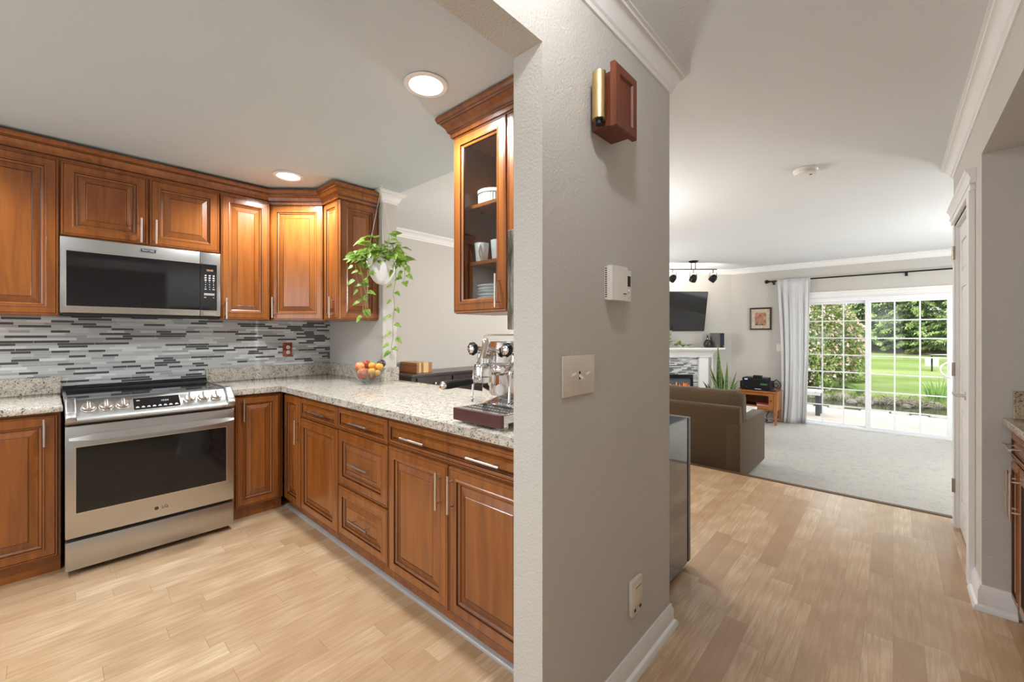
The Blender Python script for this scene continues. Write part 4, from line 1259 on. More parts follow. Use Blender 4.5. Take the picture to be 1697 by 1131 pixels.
def lathe_obj(name, prof, mat, parent, seg=28, sm=50): return MB().lathe(prof, (0, 0, 0), seg).build(name, mat, parent, sm)
vs = thing('vase', 'round smoky glass bottle vase on the mantel beside the speaker', 'vase', on_diag(2.637 - .545, -.20, 1.0525))
smoky = mk_glass('smoky_glass', (.55, .56, .50), ior=1.7)
lathe_obj('body', [(.0, .001), (.045, .001), (.066, .03), (.072, .062), (.064, .098), (.040, .126), (.016, .142), (.012, .18), (.016, .200), (.019, .206), (.014, .206), (.008, .19), (.012, .142), (.03, .12), (.06, .06), (.0, .008)], smoky, vs)
sp = thing('speaker', 'small black bookshelf speaker at the right end of the mantel', 'speaker', on_diag(2.637 - .36, -.19, 1.0525), FA + math.radians(38))
MB().box(-.075, .075, -.075, .10, 0, .255, bevel=.003).build('cabinet', plain('speaker_charcoal', (.06, .055, .05), .45), sp)
MB().box(-.073, .073, -.083, -.0755, .004, .251, bevel=.002).build('grille', plain('speaker_cloth_navy', (.008, .014, .03), .8), sp)
MB().box(.035, .050, -.0845, -.083, .015, .040).build('badge', M['nickel'], sp)
mp2 = thing('potted_plant', 'trailing pothos in a white pot on the mantel under the television', 'plant', on_diag(2.637 - 1.36, -.19, 1.0525))
lathe_obj('pot', [(.0, 0), (.055, 0), (.072, .11), (.066, .11), (.055, .10), (.0, .095)], M['ceramic'], mp2)
m = MB(); r = random.Random(5); stv = MB()
for i in range(26):
    a = r.uniform(0, 2 * PI); q = Vector((math.cos(a) * .11, math.sin(a) * .11, .15 + r.uniform(0, .12)))
    leaf_q(m, q, Vector((math.cos(a), math.sin(a), r.uniform(-.3, .4))), Vector((0, 0, 1)), .075, .055)
    stv.tube([(0, 0, .10), q * .6 + Vector((0, 0, .06)), q], .0018, 5)
dx = Vector((.70711, .70711, 0)); dy = Vector((.70711, -.70711, 0))
pts = [Vector((0, 0, .12)), dx * .09 + dy * .03 + Vector((0, 0, .13)), dx * .16 + dy * .06 + Vector((0, 0, .03)), dx * .30 + dy * .05 + Vector((0, 0, .04)), dx * .42 + dy * .03 + Vector((0, 0, .025)), dx * .55 + dy * .05 + Vector((0, 0, .03))]
stv.tube(pts, .0025, 6)
for i in range(14):
    t = .15 + i / 14 * 4.7; k = int(t); p = pts[k].lerp(pts[min(k + 1, 5)], t - k)
    leaf_q(m, p + Vector((0, 0, .015)), dx * r.uniform(-.4, 1) + dy * r.uniform(-.5, .8) + Vector((0, 0, r.uniform(-.1, .7))), Vector((0, 0, 1)), .11, .075, fine=True)
pg = mk_leaf('dark_pothos_leaf', (.06, .15, .02), (.22, .36, .06), 30)
m.build('foliage', pg, mp2); stv.build('stems', M['vine'], mp2)
cc = MB().box(2.637 - .375, 2.637 - .345, -.012, -.001, ZL + .1, 1.02).build('cable_cover', T)
cc.location = (FO[0], FO[1], 0); cc.rotation_euler = (0, 0, FA); tag(cc, 'thin white cable cover running down the wall under the mantel end', 'cable cover')

# ---- snake plant
sn = thing('snake_plant', 'tall variegated snake plant in a pot right of the fireplace', 'plant', (-2.02, 7.26, ZL))
lathe_obj('pot', [(.0, 0), (.11, 0), (.15, .24), (.14, .24), (.13, .22), (.0, .215)], plain('grey_pot', (.25, .25, .25), .5), sn)
def mk_snake():
    t = NT('snake_plant_leaf')
    tc = t.n('ShaderNodeTexCoord')
    f = t.noise(t.coord((6, 6, 30)), 2, 3)
    g = t.ramp(f, [(.38, (.015, .05, .018)), (.6, (.075, .16, .045))])
    return t.set(base=g, rough=.4)
sl_in = mk_snake(); sl_ed = plain('snake_plant_margin', (.38, .42, .13), .45)
m = MB(); r = random.Random(4)
blades = [(-.12, 1.30), (-.235, .96), (-.22, .66), (-.10, .92), (.03, .84), (.075, .92), (.12, .78), (.25, .72), (.24, .62), (-.02, .62), (-.16, .50), (.16, .52), (.0, 1.02), (-.30, .70), (.05, .68), (.19, .86), (-.06, 1.12), (.10, .60), (-.27, .84), (.02, 1.0), (-.08, .98), (.17, .74), (.21, .66)]
for i, (a, h) in enumerate(blades):
    b = r.uniform(-.12, .12)
    bx_, by_ = r.uniform(-.06, .06) + a * .15, r.uniform(-.06, .06)
    L = []
    tw = r.uniform(-.5, .5)
    wd_ = .028 + .010 * min(1, h)
    for k in range(9):
        t = k / 8
        c = Rv * (bx_ + (a - bx_) * t ** 1.6) + Fv * (by_ + b * t) + Vector((0, 0, .20 + (h - .20 + .0) * t))
        ww = wd_ * (.6 + .6 * math.sin(PI * min(1, t * .9 + .1))) * (1 - t ** 6) + .001
        d = Rv * math.cos(tw + t * .4) + Fv * math.sin(tw + t * .4); n = Vector((-d.y, d.x, 0))
        L.append([c - d * ww, c - d * ww * .76 + n * .004, c + n * .007, c + d * ww * .76 + n * .004, c + d * ww, c + d * ww * .76 + n * .0005, c + n * .003, c - d * ww * .76 + n * .0005])
    k0 = len(m.bm.faces)
    m.loops(L)
    m.bm.faces.ensure_lookup_table()
    e = m.mi(sl_ed)
    for q in range(8 * 8):
        if (q % 8) in (0, 3, 4, 7): m.bm.faces[k0 + q].material_index = e
m.build('blades', sl_in, sn, 60)

# ---- sofa
so = thing('sofa', 'brown tweed sofa seen from behind at the edge of the carpet', 'sofa', (-2.06, 4.38, ZL))
sm = M['sofa']
zz = -ZL
def sbox(name, *b, bevel=.02, seg=3, parent=so): return MB().box(*b, bevel=bevel, seg=seg).build(name, sm, parent, 60)
m = MB().prism([(0, .055), (0, .745), (.012, .765), (.05, .772), (.085, .765), (.125, .44), (.125, .055)], -.985, .986, 'x', bevel=.008)
m.build('back', sm, so, 40)
sbox('arm', .868, .992, -.004, 1.03, .055, .607, bevel=.012); sbox('arm', -.992, -.868, -.004, 1.03, .055, .607, bevel=.012)
sbox('seat_frame', -.868, .868, .125, 1.01, .055, .28)
for a, b in ((-.862, -.004), (.004, .862)):
    sbox('seat_cushion', a, b, .22, 1.03, .285, .46, bevel=.045, seg=4)
def cushion(x0, x1):
    L = []
    n = 40
    m = MB()
    prof = [(0.02, .47), (0, .52), (-.012, .60), (-.005, .75), (.02, .86), (.06, .893), (.13, .900), (.19, .885), (.225, .84), (.24, .70), (.235, .52), (.20, .46)]
    for i in range(15):
        t = i / 14
        e = max(0, 1 - (min(t, 1 - t) * 9)) ** 2
        lp = []
        for y, z in prof:
            yc, zc_ = .11, .68
            s_ = 1 - .10 * e - (.25 if i in (0, 14) else 0) * 1
            lp.append((x0 + (x1 - x0) * t, .125 + yc + (y - yc) * s_, zc_ + (z - zc_) * (1 - .035 * e - (.06 if i in (0, 14) else 0)) + .004 * math.sin(i * 2.1)))
        L.append(lp)
    m.loops(L)
    o = m.build('back_cushion', sm, so, 70)
    for k in (2, 7):
        MB().tube([Vector(l[k]) + Vector((0, -.003 if k == 2 else .003, .0)) for l in L[1:-1]], .006, 6).build('piping', sm, o)
    return o
cushion(-.86, -.003); cushion(.003, 1.0 - .03)
for a in (-.93, .90):
    for b in (.05, .93): MB().lathe([(.022, 0), (.030, .058)], (a, b, 0), 12).build('foot', M['black'], so)

# ---- white coffee table
ct = thing('coffee_table', 'low white table partly hidden behind the sofa', 'table', (-1.40, 6.62, ZL))
MB().box(-.95, 0, -.55, 0, .415, .45, bevel=.004).build('top', T, ct)
for a in (-.94, -.06):
    for b in (-.54, -.06): MB().box(a, a + .05, b, b + .05, 0, .415).build('leg', T, ct)

# ---- media stand and electronics
ms = thing('media_stand', 'orange wooden media stand with open door frame by the curtain', 'cabinet', (-1.96, 7.74, ZL))
tw_ = M['tv_wood']
W_ = .60
MB().box(-.012, W_ + .012, -.015, .43, .512, .536, bevel=.004).build('top', tw_, ms)
m = MB(); m.box(.005, .025, .01, .41, .23, .512); m.box(W_ - .025, W_ - .005, .01, .41, .23, .512); m.box(.025, W_ - .025, .395, .41, .23, .512); m.box(.025, W_ - .025, .01, .395, .23, .25)
m.build('case', tw_, ms)
for a in (0, W_ - .045):
    for b in (0, .375):
        MB().hull8([(a + .01, b + .01, 0), (a + .035, b + .01, 0), (a + .035, b + .035, 0), (a + .01, b + .035, 0), (a, b, .25), (a + .045, b, .25), (a + .045, b + .045, .25), (a, b + .045, .25)]).box(a, a + .045, b, b + .045, .25, .512).build('leg', tw_, ms)
m = MB(); m.box(.05, W_ - .05, -.004, .012, .255, .30); m.box(.05, W_ - .05, -.004, .012, .465, .505); m.box(.05, .10, -.004, .012, .30, .465); m.box(W_ - .115, W_ - .05, -.004, .012, .30, .465)
dr = m.build('door_frame', tw_, ms)
m = MB().lathe([(.0, 0), (.006, 0), (.011, -.012), (.0, -.016)], (W_ - .08, -.004, .39), 12, axis='y'); m.build('knob', M['black_metal'], dr)
red = plain('red_card', (.45, .05, .03), .5)
gb = MB().box(-1.66, -1.465, 7.80, 8.02, ZL + .2505, ZL + .335).build('game_box', red)
tag(gb, 'red box inside the media stand', 'box')
MB().box(-1.655, -1.47, 7.7985, 7.8005, ZL + .275, ZL + .31).build('cover_print', M['ink'], gb)
gb2 = MB().box(-1.90, -1.69, 7.80, 8.05, ZL + .2505, ZL + .30).build('disc_player', M['black']); tag(gb2, 'flat black player inside the media stand', 'player')
rc = thing('av_receiver', 'black receiver on top of the media stand', 'receiver', (-1.905, 7.80, ZL + .5365))
MB().box(0, .44, 0, .32, .012, .142, bevel=.003).build('casing', M['black'], rc)
m = MB()
for a in (.04, .40):
    for b in (.04, .28): m.lathe([(.018, 0), (.018, .012)], (a, b, 0), 12)
m.build('foot', M['black'], rc)
m = MB().lathe([(.0, 0), (.016, 0), (.015, -.016), (.0, -.017)], (.05, 0, .075), 20, axis='y'); m.lathe([(.0, 0), (.008, 0), (.007, -.01), (.0, -.01)], (.10, 0, .045), 14, axis='y'); m.build('knob', M['steel_dark'], rc, 40)
MB().box(.30, .40, -.001, 0, .09, .115).build('display', emit('green_display', (.1, .6, .15), .25), rc)
MB().box(.22, .31, -.001, 0, .018, .028).build('lettering', M['ink'], rc)
sx = thing('set_top_box', 'slim black box with blue display stacked on the receiver', 'set-top box', (-1.87, 7.80, ZL + .6795))
MB().box(0, .365, 0, .26, .0, .058, bevel=.003).build('casing', M['black'], sx)
MB().box(.035, .080, -.0012, 0, .022, .042).build('display', M['blue_led'], sx)
tag(MB().box(-1.72, -1.60, 7.84, 7.94, ZL + .738, ZL + .775, bevel=.004).build('network_box', M['black']), 'tiny black box topmost on the electronics stack', 'network box')
tag(MB().tube([(-1.466, 8.05, .50), (-1.42, 8.04, .54), (-1.37, 8.0, .50), (-1.345, 7.98, .44), (-1.38, 7.98, .395), (-1.44, 8.0, .42), (-1.462, 8.03, .45)], .006, 8).tube([(-1.466, 8.08, .46), (-1.42, 8.06, .47), (-1.385, 8.02, .44), (-1.42, 8.03, .40)], .005, 8).build('cable', M['black']), 'black cables looping beside the receiver', 'cable')
rmt = MB().box(-1.47, -1.385, 7.78, 7.83, ZL + .5365, ZL + .552, bevel=.003); tag(rmt.build('remote_control', M['black']), 'black remote control on the media stand edge', 'remote')
m = MB(); r = random.Random(9)
for i in range(7):
    x, y = -1.85 + i * .07, 7.95
    m.tube([(x, y + .1, ZL + .34 if False else ZL + .22), (x + r.uniform(-.08, .08), y + r.uniform(-.1, .1), ZL + .12), (x + r.uniform(-.1, .1), y + r.uniform(-.15, .1), ZL + .02), (x + r.uniform(-.12, .12), y + r.uniform(-.15, .1), ZL + .01)], .006, 6)
tag(m.build('power_cables', M['black']), 'tangle of black power cables under the media stand', 'cables', None, 'stuff')

# ---- framed picture
pc = thing('picture', 'small framed flower picture on the wall beside the curtain', 'picture', (-1.70, 8.289, 1.555))
m = MB()
lp = []
for i, o in ((0, .001), (0, .022), (.012, .024), (.026, .016), (.026, .001)):
    lp.append([(-.166 + i, -o, -.193 + i), (.166 - i, -o, -.193 + i), (.166 - i, -o, .193 - i), (-.166 + i, -o, .193 - i)])
lp.append(lp[0]); m.loops(lp, None, True, False, False)
bmesh.ops.remove_doubles(m.bm, verts=m.bm.verts[:], dist=1e-6)
m.build('frame', plain('dark_frame_wood', (.035, .018, .010), .35), pc)
MB().box(-.142, .142, -.010, -.004, -.169, .169).build('mat_board', plain('beige_mat', (.52, .45, .34), .8, 0, .2, 30), pc)
at = NT('flower_print'); v_ = at.coord((1, 1, 1)); f_ = at.noise(v_, 22, 4, .6, .5)
arm_ = at.set(base=at.ramp(f_, [(.32, (.05, .035, .025)), (.46, (.30, .20, .13)), (.56, (.50, .14, .08)), (.66, (.55, .42, .28)), (.75, (.12, .06, .05))]), rough=.6)
MB().box(-.085, .085, -.0125, -.009, -.115, .105).build('print', arm_, pc)

# ---- curtain and rod
cu = thing('curtain_rod', 'long black curtain rod above the patio door', 'curtain rod', (0, 8.19, 2.178))
MB().tube([(-1.545, 0, 0), (1.35, 0, 0)], .011, 12).build('rod', M['black_metal'], cu, 60)
m = MB().ball((-1.588, 0, 0), (.034, .034, .034), 8, 6); m.lathe([(.012, -1.56), (.018, -1.552), (.018, -1.545), (.012, -1.54)], (0, 0, 0), 12, axis='x'); m.build('finial', M['black_metal'], cu)
for x in (-1.50, .143, 1.3):
    MB().box(x - .009, x + .009, -.014, .1, -.030, -.012).box(x - .015, x + .015, .090, .099, -.05, .01).build('bracket', M['black_metal'], cu)
ct_ = M['curtain'].node_tree
_pb = ct_.nodes['Principled BSDF']; _tl = ct_.nodes.new('ShaderNodeBsdfTranslucent'); _tl.inputs[0].default_value = (.85, .85, .85, 1)
_mx = ct_.nodes.new('ShaderNodeMixShader'); _mx.inputs[0].default_value = .45
ct_.links.new(_pb.outputs[0], _mx.inputs[1]); ct_.links.new(_tl.outputs[0], _mx.inputs[2]); ct_.links.new(_mx.outputs[0], ct_.nodes['Material Output'].inputs[0])
m = MB()
nu, nv = 150, 26
g = []
for j in range(nv + 1):
    t = j / nv                        # 0 top, 1 bottom
    z = 2.197 + (ZL + .012 - 2.197) * t
    row = []
    for i in range(nu + 1):
        u = i / nu
        pin = .5 + .5 * math.cos(PI * min(1, t / .12)) if t < .12 else 0
        xl, xr = -1.435 + .035 * math.sin(PI * t * .9) * 1.2 + .05 * t, -.978 - .035 * t ** 3 - .02 * t
        x = xl + (xr - xl) * u
        amp = .012 + .034 * min(1, t / .25) + .012 * t
        ph = 2 * PI * (6.0 * u + .55 * math.sin(4.1 * u + 1.2) + .22 * t * math.sin(7 * u) + .12 * t * t)
        y = 8.185 - .020 * (1 - min(1, t / .05)) + amp * (.35 if t < .02 else 1) * (.55 + .45 * math.sin(6.3 * u + .8)) * math.sin(ph) + .010 * math.sin(2.7 * ph + 1) * min(1, t * 3) + .03 * t ** 4 * math.sin(9 * u)
        x += .010 * math.cos(ph) * min(1, t * 4)
        row.append(m.bm.verts.new((x, y - .06 * t ** 8 * math.sin(6 * u), z)))
    g.append(row)
for j in range(nv):
    for i in range(nu):
        f = m.bm.faces.new([g[j][i], g[j][i + 1], g[j + 1][i + 1], g[j + 1][i]]); f.smooth = True
cn = m.build('curtain', M['curtain'])
sd_ = cn.modifiers.new('thickness', 'SOLIDIFY'); sd_.thickness = .003
tag(cn, 'white floor-length curtain hanging left of the patio door', 'curtain')
pw = thing('light_switch', 'white switch plate on the wall just left of the curtain', 'light switch', (-1.462, 8.2895, 1.0))
MB().box(0, .075, -.007, 0, 0, .12, bevel=.002).build('cover_plate', M['white'], pw); MB().box(.032, .043, -.016, -.006, .05, .07).build('toggle', M['white'], pw)

# ---- patio door
pd = thing('door_2', 'white sliding patio door with grilles in the far wall', 'door', (0, 0, 0), 0, None, 'structure')
V = M['vinyl']
m = MB()
m.box(-1.21, .655, 8.292, 8.405, 1.80, 1.86, bevel=.002); m.box(-1.21, .655, 8.292, 8.405, ZL, ZL + .035, bevel=.002); m.box(-1.21, -1.165, 8.292, 8.405, ZL + .035, 1.80, bevel=.002); m.box(.610, .655, 8.292, 8.405, ZL + .035, 1.80, bevel=.002)
m.build('door_frame', V, pd)
m = MB()
m.prism([(8.289, 1.862), (8.272, 1.862), (8.270, 1.880), (8.274, 1.884), (8.272, 1.925), (8.262, 1.935), (8.258, 1.962), (8.289, 1.966)], -1.33, .775, 'x')
m.box(.662, .765, 8.272, 8.289, ZL, 1.862, bevel=.003); m.box(-1.32, -1.217, 8.272, 8.289, ZL, 1.862, bevel=.003)
m.build('casing', T, pd)
def sash(x0, x1, y0, y1, st_l, st_r):
    m = MB(); zb, zt = ZL + .036, 1.80
    m.box(x0, x0 + st_l, y0, y1, zb, zt, bevel=.003); m.box(x1 - st_r, x1, y0, y1, zb, zt, bevel=.003); m.box(x0 + st_l, x1 - st_r, y0, y1, zb, -.112, bevel=.003); m.box(x0 + st_l, x1 - st_r, y0, y1, 1.765, zt, bevel=.003)
    s_ = m.build('sash', V, pd)
    ym = (y0 + y1) / 2
    MB().box(x0 + st_l - .005, x1 - st_r + .005, ym - .003, ym + .003, -.117, 1.77).build('pane', M['glass'], s_, label='clear glass pane')
    m = MB(); a, b = x0 + st_l, x1 - st_r
    for k in (1, 2): m.box(a + (b - a) * k / 3 - .009, a + (b - a) * k / 3 + .009, ym - .011, ym - .0035, -.112, 1.765)
    for k in range(1, 7):
        z = -.112 + 1.877 * k / 7; m.box(a, b, ym - .0105, ym - .0036, z - .009, z + .009)
    m.build('grille', V, s_)
    return s_
sash(-1.16, -.245, 8.355, 8.390, .05, .06)
rs = sash(-.312, .608, 8.300, 8.335, .064, .056)
m = MB().box(.568, .598, 8.292, 8.301, .68, .93, bevel=.003); m.tube([(.585, 8.296, .70), (.54, 8.262, .712), (.495, 8.255, .755), (.482, 8.254, .805), (.495, 8.255, .855), (.54, 8.262, .898), (.585, 8.296, .91)], .011, 10)
m.build('handle', V, rs, 50)

# ---- track light
tc_ = ray_c = Vector((-2.356, 6.897, ZC))
tl = thing('track_light', 'black three-head track light on the living room ceiling', 'track light', (tc_.x, tc_.y, ZC - .0005), math.radians(42.25))
bm_ = M['black_metal']
MB().lathe([(.0, 0), (.072, 0), (.074, -.008), (.05, -.026), (.0, -.030)], (0, 0, 0), 28).build('canopy', bm_, tl, 40)
MB().tube([(-.032, 0, -.02), (-.032, 0, -.13)], .006, 8).tube([(.032, 0, -.02), (.032, 0, -.13)], .006, 8).build('stem', bm_, tl, 40)
MB().box(-.372, .372, -.008, .008, -.139, -.126).build('bar', bm_, tl)
for k, x in enumerate((-.33, 0.0, .315)):
    m = MB().tube([(x, 0, -.138), (x, 0, -.19)], .006, 8)
    m.tube([(x - .055, 0, -.27), (x - .055, 0, -.185), (x + .055, 0, -.185), (x + .055, 0, -.27)], .0045, 8)
    hd = m.build('yoke', bm_, tl, 40)
    dirh = Vector((-.45 + .35 * (k == 1), .55, -.75)).normalized()
    c = Vector((x, 0, -.275))
    L = []
    up = Vector((1, 0, 0)); up = (up - dirh * up.dot(dirh)).normalized(); b = dirh.cross(up)
    for h, q in ((-.065, .012), (-.055, .034), (-.02, .052), (.03, .056), (.052, .052), (.052, .046), (.035, .044)):
        L.append([c + dirh * h + (up * math.cos(2 * PI * i / 22) + b * math.sin(2 * PI * i / 22)) * q for i in range(22)])
    MB().loops(L).build('spot_head', bm_, tl, 50)
for k in range(3):
    o = light('track_lamp', 'SPOT', (tc_.x + (-.33 + .32 * k) * .74 - .04, tc_.y + (-.33 + .32 * k) * .672 + .05, 2.12), 15, (1.0, .9, .8), (0, 0, 0), spot_size=math.radians(130), spot_blend=.7, shadow_soft_size=.03)
    o.rotation_euler = Vector((-.6, .7, .30)).to_track_quat('-Z', 'Y').to_euler()

# ================================================================== garden
pat = NT('pale_concrete'); pf_ = pat.noise(pat.coord(), 6, 5, .7)
pat = pat.set(base=pat.ramp(pf_, [(.3, (.47, .385, .33)), (.7, (.56, .49, .44))]), rough=.9)
struct(MB().box(-7, 7, 8.412, 10.54, -.45, -.2), 'patio', pat, 'pale concrete patio outside the sliding door', 'patio')
cst = NT('pond_kerb_stone'); cf_ = cst.noise(cst.coord(), 9, 5, .7)
cst = cst.set(base=cst.ramp(cf_, [(.3, (.16, .15, .13)), (.7, (.45, .42, .37))]), rough=.9)
m = MB(); r = random.Random(11)
x = -6.5
while x < 6.5:
    w_ = r.uniform(.22, .5); m.box(x, x + w_ - .02, 10.55 + r.uniform(0, .03), 10.74 + r.uniform(-.03, .05), -.4, -.185 + r.uniform(-.03, .02), bevel=.02); x += w_
struct(m, 'kerb', cst, 'row of kerb stones between patio and pond', 'kerb')
wt = NT('pond_water'); wf = wt.noise(wt.coord((1, 2.2, 1)), 3.5, 3); wt.bump(wf, .12, .05)
wt = wt.set(base=wt.ramp(wf, [(.3, (.012, .016, .007)), (.7, (.05, .06, .02))]), rough=.06, spec=.6)
struct(MB().box(-7, 7, 10.7, 13.6, -.6, -.36), 'water', wt, 'dark reflecting pond beyond the patio', 'pond')
gr_ = NT('lawn_grass'); gv = gr_.coord(); g1 = gr_.noise(gv, 1.1, 4, .6); g2 = gr_.noise(gr_.coord((30, 10, 10)), 6, 4, .7)
gb_ = gr_.noise(gr_.coord((.16, .55, 1)), 1.6, 4, .6); gc = gr_.mix(g2, (.13, .20, .045), (.30, .39, .12)); gc = gr_.mix(gr_.ramp(gb_, [(.40, (0, 0, 0)), (.60, (.75, .75, .75))]), gc, (.42, .46, .21)); gc = gr_.mix(gr_.math('MULTIPLY', g1, .4), gc, (.10, .20, .03)); gr_.bump(g2, .8, .05); gr_ = gr_.set(base=gc, rough=.9, spec=.1)
m = MB()
def lawn_z(y): return -.24 + (y - 13.3) * .0625
rows = []
r = random.Random(12)
for j in range(13):
    y = 13.2 + j * .95
    rows.append([m.bm.verts.new((x, y + (.14 * math.sin(x * 2.3) if j == 0 else 0), (lawn_z(y) + .05 * math.sin(x * .7 + y * .4)) if j else -.5)) for x in [-12 + i * .6 for i in range(41)]])
for j in range(12):
    for i in range(40): f = m.bm.faces.new([rows[j][i], rows[j][i + 1], rows[j + 1][i + 1], rows[j + 1][i]]); f.smooth = True
struct(m, 'lawn', gr_, 'bright green lawn rising behind the pond', 'lawn')
so_ = NT('brown_mulch'); sf = so_.noise(so_.coord(), 9, 6, .75); so_.bump(sf, 1, .06); so_ = so_.set(base=so_.ramp(sf, [(.3, (.09, .055, .035)), (.7, (.30, .21, .15))]), rough=.95)
m = MB(); rows = []
for j in range(9):
    y = 24.3 + j * .8
    rows.append([m.bm.verts.new((-14 + i * 1.0, y, .40 + j * .22 + .08 * math.sin(i * 1.7 + j))) for i in range(29)])
for j in range(8):
    for i in range(28): f = m.bm.faces.new([rows[j][i], rows[j][i + 1], rows[j + 1][i + 1], rows[j + 1][i]]); f.smooth = True
struct(m, 'bank', so_, 'bare brown bank behind the lawn under the conifers', 'bank')

# rocks on the far bank of the pond
rk = NT('grey_pond_rock'); rf = rk.noise(rk.coord(rnd=True), 7, 6, .7); rk.bump(rf, .8, .05); rk = rk.set(base=rk.ramp(rf, [(.3, (.07, .06, .05)), (.55, (.26, .23, .20)), (.75, (.50, .46, .41))]), rough=.9)
def rock_mesh(seed):
    r = random.Random(seed); m = MB(); L = []
    for i in range(1, 9):
        t = PI * i / 9
        L.append([(math.sin(t) * math.cos(2 * PI * j / 14) * r.uniform(.85, 1.12), math.sin(t) * math.sin(2 * PI * j / 14) * r.uniform(.85, 1.12), math.cos(t) * r.uniform(.9, 1.05)) for j in range(14)])
    m.loops(L)
    return m
protos = []
spots = [(-1.62, 13.25, .30), (-1.25, 13.2, .26), (-.93, 13.3, .36), (-.55, 13.2, .28), (-.28, 13.15, .24), (.0, 13.3, .34), (.33, 13.2, .30), (.68, 13.25, .28), (1.02, 13.2, .30), (-.72, 12.75, .20), (-.42, 12.8, .17), (.22, 12.8, .16)]
where = ['at the left end of the pond bank below the flowering shrub', 'below the middle of the flowering shrub on the pond bank', 'large, below the right edge of the flowering shrub on the pond bank', 'below the fern on the pond bank', 'in line with the meeting stile of the patio door on the pond bank', 'large, at the foot of the lawn just right of the meeting stile', 'at the foot of the lawn in the middle pane column', 'between lawn and iris clump on the pond bank', 'beside the iris clump at the right end of the pond bank', 'small pale one in the water below the fern', 'smaller pale one in the water, second from the fern', 'small one in the water in front of the lawn']
for k, ((x, y, s_), w_) in enumerate(zip(spots, where)):
    if k < 3: o = rock_mesh(20 + k).build('rock', rk, None, 40); protos.append(o)
    else: o = protos[k % 3].copy(); COL.objects.link(o)
    o.location = (x, y, -.33); o.scale = (s_ * .62, s_ * .5, s_ * .42); o.rotation_euler = (0, 0, k * 1.3)
    tag(o, 'grey rock ' + w_, 'rock', 'rocks along the pond')

# grasses and twigs along the pond bank
m = MB(); r = random.Random(40)
for i in range(1500):
    b = Vector((r.uniform(-2.6, 2.2), 12.95 + r.uniform(0, .75) ** 1.0, -.33 + r.uniform(0, .06))); h = r.uniform(.05, .22); d = Vector((r.uniform(-.5, .5), r.uniform(-.5, .3), 1)).normalized(); s_ = Vector((math.cos(i), math.sin(i), 0)) * .008
    a = [m.bm.verts.new(b + d * h * t + s_ * e * (1 - t * .8) + Vector((d.x, d.y, -.3)) * t * t * h * .5) for t in (0, .5, 1) for e in (-1, 1)]
    for q in range(2): m.bm.faces.new([a[2 * q], a[2 * q + 1], a[2 * q + 3], a[2 * q + 2]])
tag(m.build('bank_grass', mk_leaf('bank_grass_blade', (.12, .17, .05), (.34, .38, .16), 3)), 'wild grass tufts along the far pond bank', 'grass', None, 'stuff')
m = MB()
for i in range(60):
    a = Vector((r.uniform(-.35, .65), r.uniform(12.75, 13.3), -.32 + r.uniform(0, .12))); b = a + Vector((r.uniform(-.25, .25), r.uniform(-.3, .2), r.uniform(-.06, .12)))
    m.tube([a, (a + b) / 2 + Vector((r.uniform(-.05, .05), 0, r.uniform(-.03, .05))), b], [.010, .008, .003], 5)
tag(m.build('driftwood', plain('grey_twigs', (.17, .145, .115), .9, 0, .3)), 'tangle of grey dead twigs on the pond bank below the lawn', 'twigs', None, 'stuff')

# trees
def foliage_cloud(mb, n, fn, S, seed, up_bias=.0, ratio=.55, m=None):
    r = random.Random(seed)
    for i in range(n):
        p, out = fn(r)
        d = Vector((out.x + r.uniform(-.7, .7), out.y + r.uniform(-.7, .7), out.z * .4 + r.uniform(-.6, .35) + up_bias))
        leaf_q(mb, p, d, Vector((r.uniform(-.4, .4), r.uniform(-.4, .4), 1)), S * r.uniform(.6, 1.25), S * ratio * r.uniform(.7, 1.2), .35, m)
cg = mk_leaf('conifer_green', (.13, .23, .06), (.37, .49, .17), 6)
cg2 = mk_leaf('pale_conifer_tip', (.32, .43, .16), (.58, .66, .34), 6)
bk = plain('tree_bark', (.07, .045, .03), .9, 0, .3)
def conifer(seed, H=7.0, R=2.3):
    t = thing('conifer_tree', '', 'tree', (0, 0, 0), 0, 'conifers behind the lawn')
    m = MB()
    rr = random.Random(seed)
    boughs = []
    NB = 230
    for k in range(NB):
        z = .35 + (k / NB) ** 1.1 * (H - .8)
        a = k * 2.4 + rr.uniform(-.3, .3)
        ln = R * (1 - .72 * z / H) * rr.uniform(.75, 1.1)
        boughs.append((z, a, ln))
    def fn(r):
        z, a, ln = boughs[min(NB - 1, int(r.random() ** 1.45 * NB))]
        t = r.random() ** .6
        lat = r.uniform(-.34, .34) * (1 - .75 * t) * ln * .5
        p = Vector((math.cos(a) * ln * t - math.sin(a) * lat, math.sin(a) * ln * t + math.cos(a) * lat, z + .25 * t - .42 * t * t + r.uniform(-.05, .05)))
        return p, Vector((math.cos(a), math.sin(a), -.2))
    foliage_cloud(m, 17000, fn, .13, seed, 0, .45)
    foliage_cloud(m, 9000, fn, .12, seed + 50, .15, .45, cg2)
    m.build('foliage', cg, t)
    tr = MB().tube([(0, 0, 0), (0, 0, H * .95)], [.14, .03], 10)
    for z, a, ln in boughs[::6]: tr.tube([(0, 0, z), (math.cos(a) * ln * .8, math.sin(a) * ln * .8, z + .03)], [.03, .008], 5)
    tr.build('trunk', bk, t, 40)
    return t
c0 = conifer(31)
tl_ = ['green conifer behind the flowering shrub at the back of the lawn', 'green conifer behind the lawn, second from the flowering shrub', 'green conifer at the back of the lawn above the meeting stile of the patio door', 'green conifer behind the middle of the lawn', 'green conifer behind the white sign, low boughs hanging over the lawn', 'green conifer at the far right edge behind the lawn', 'green conifer in the second row between the middle trees', 'green conifer in the second row behind the white sign']
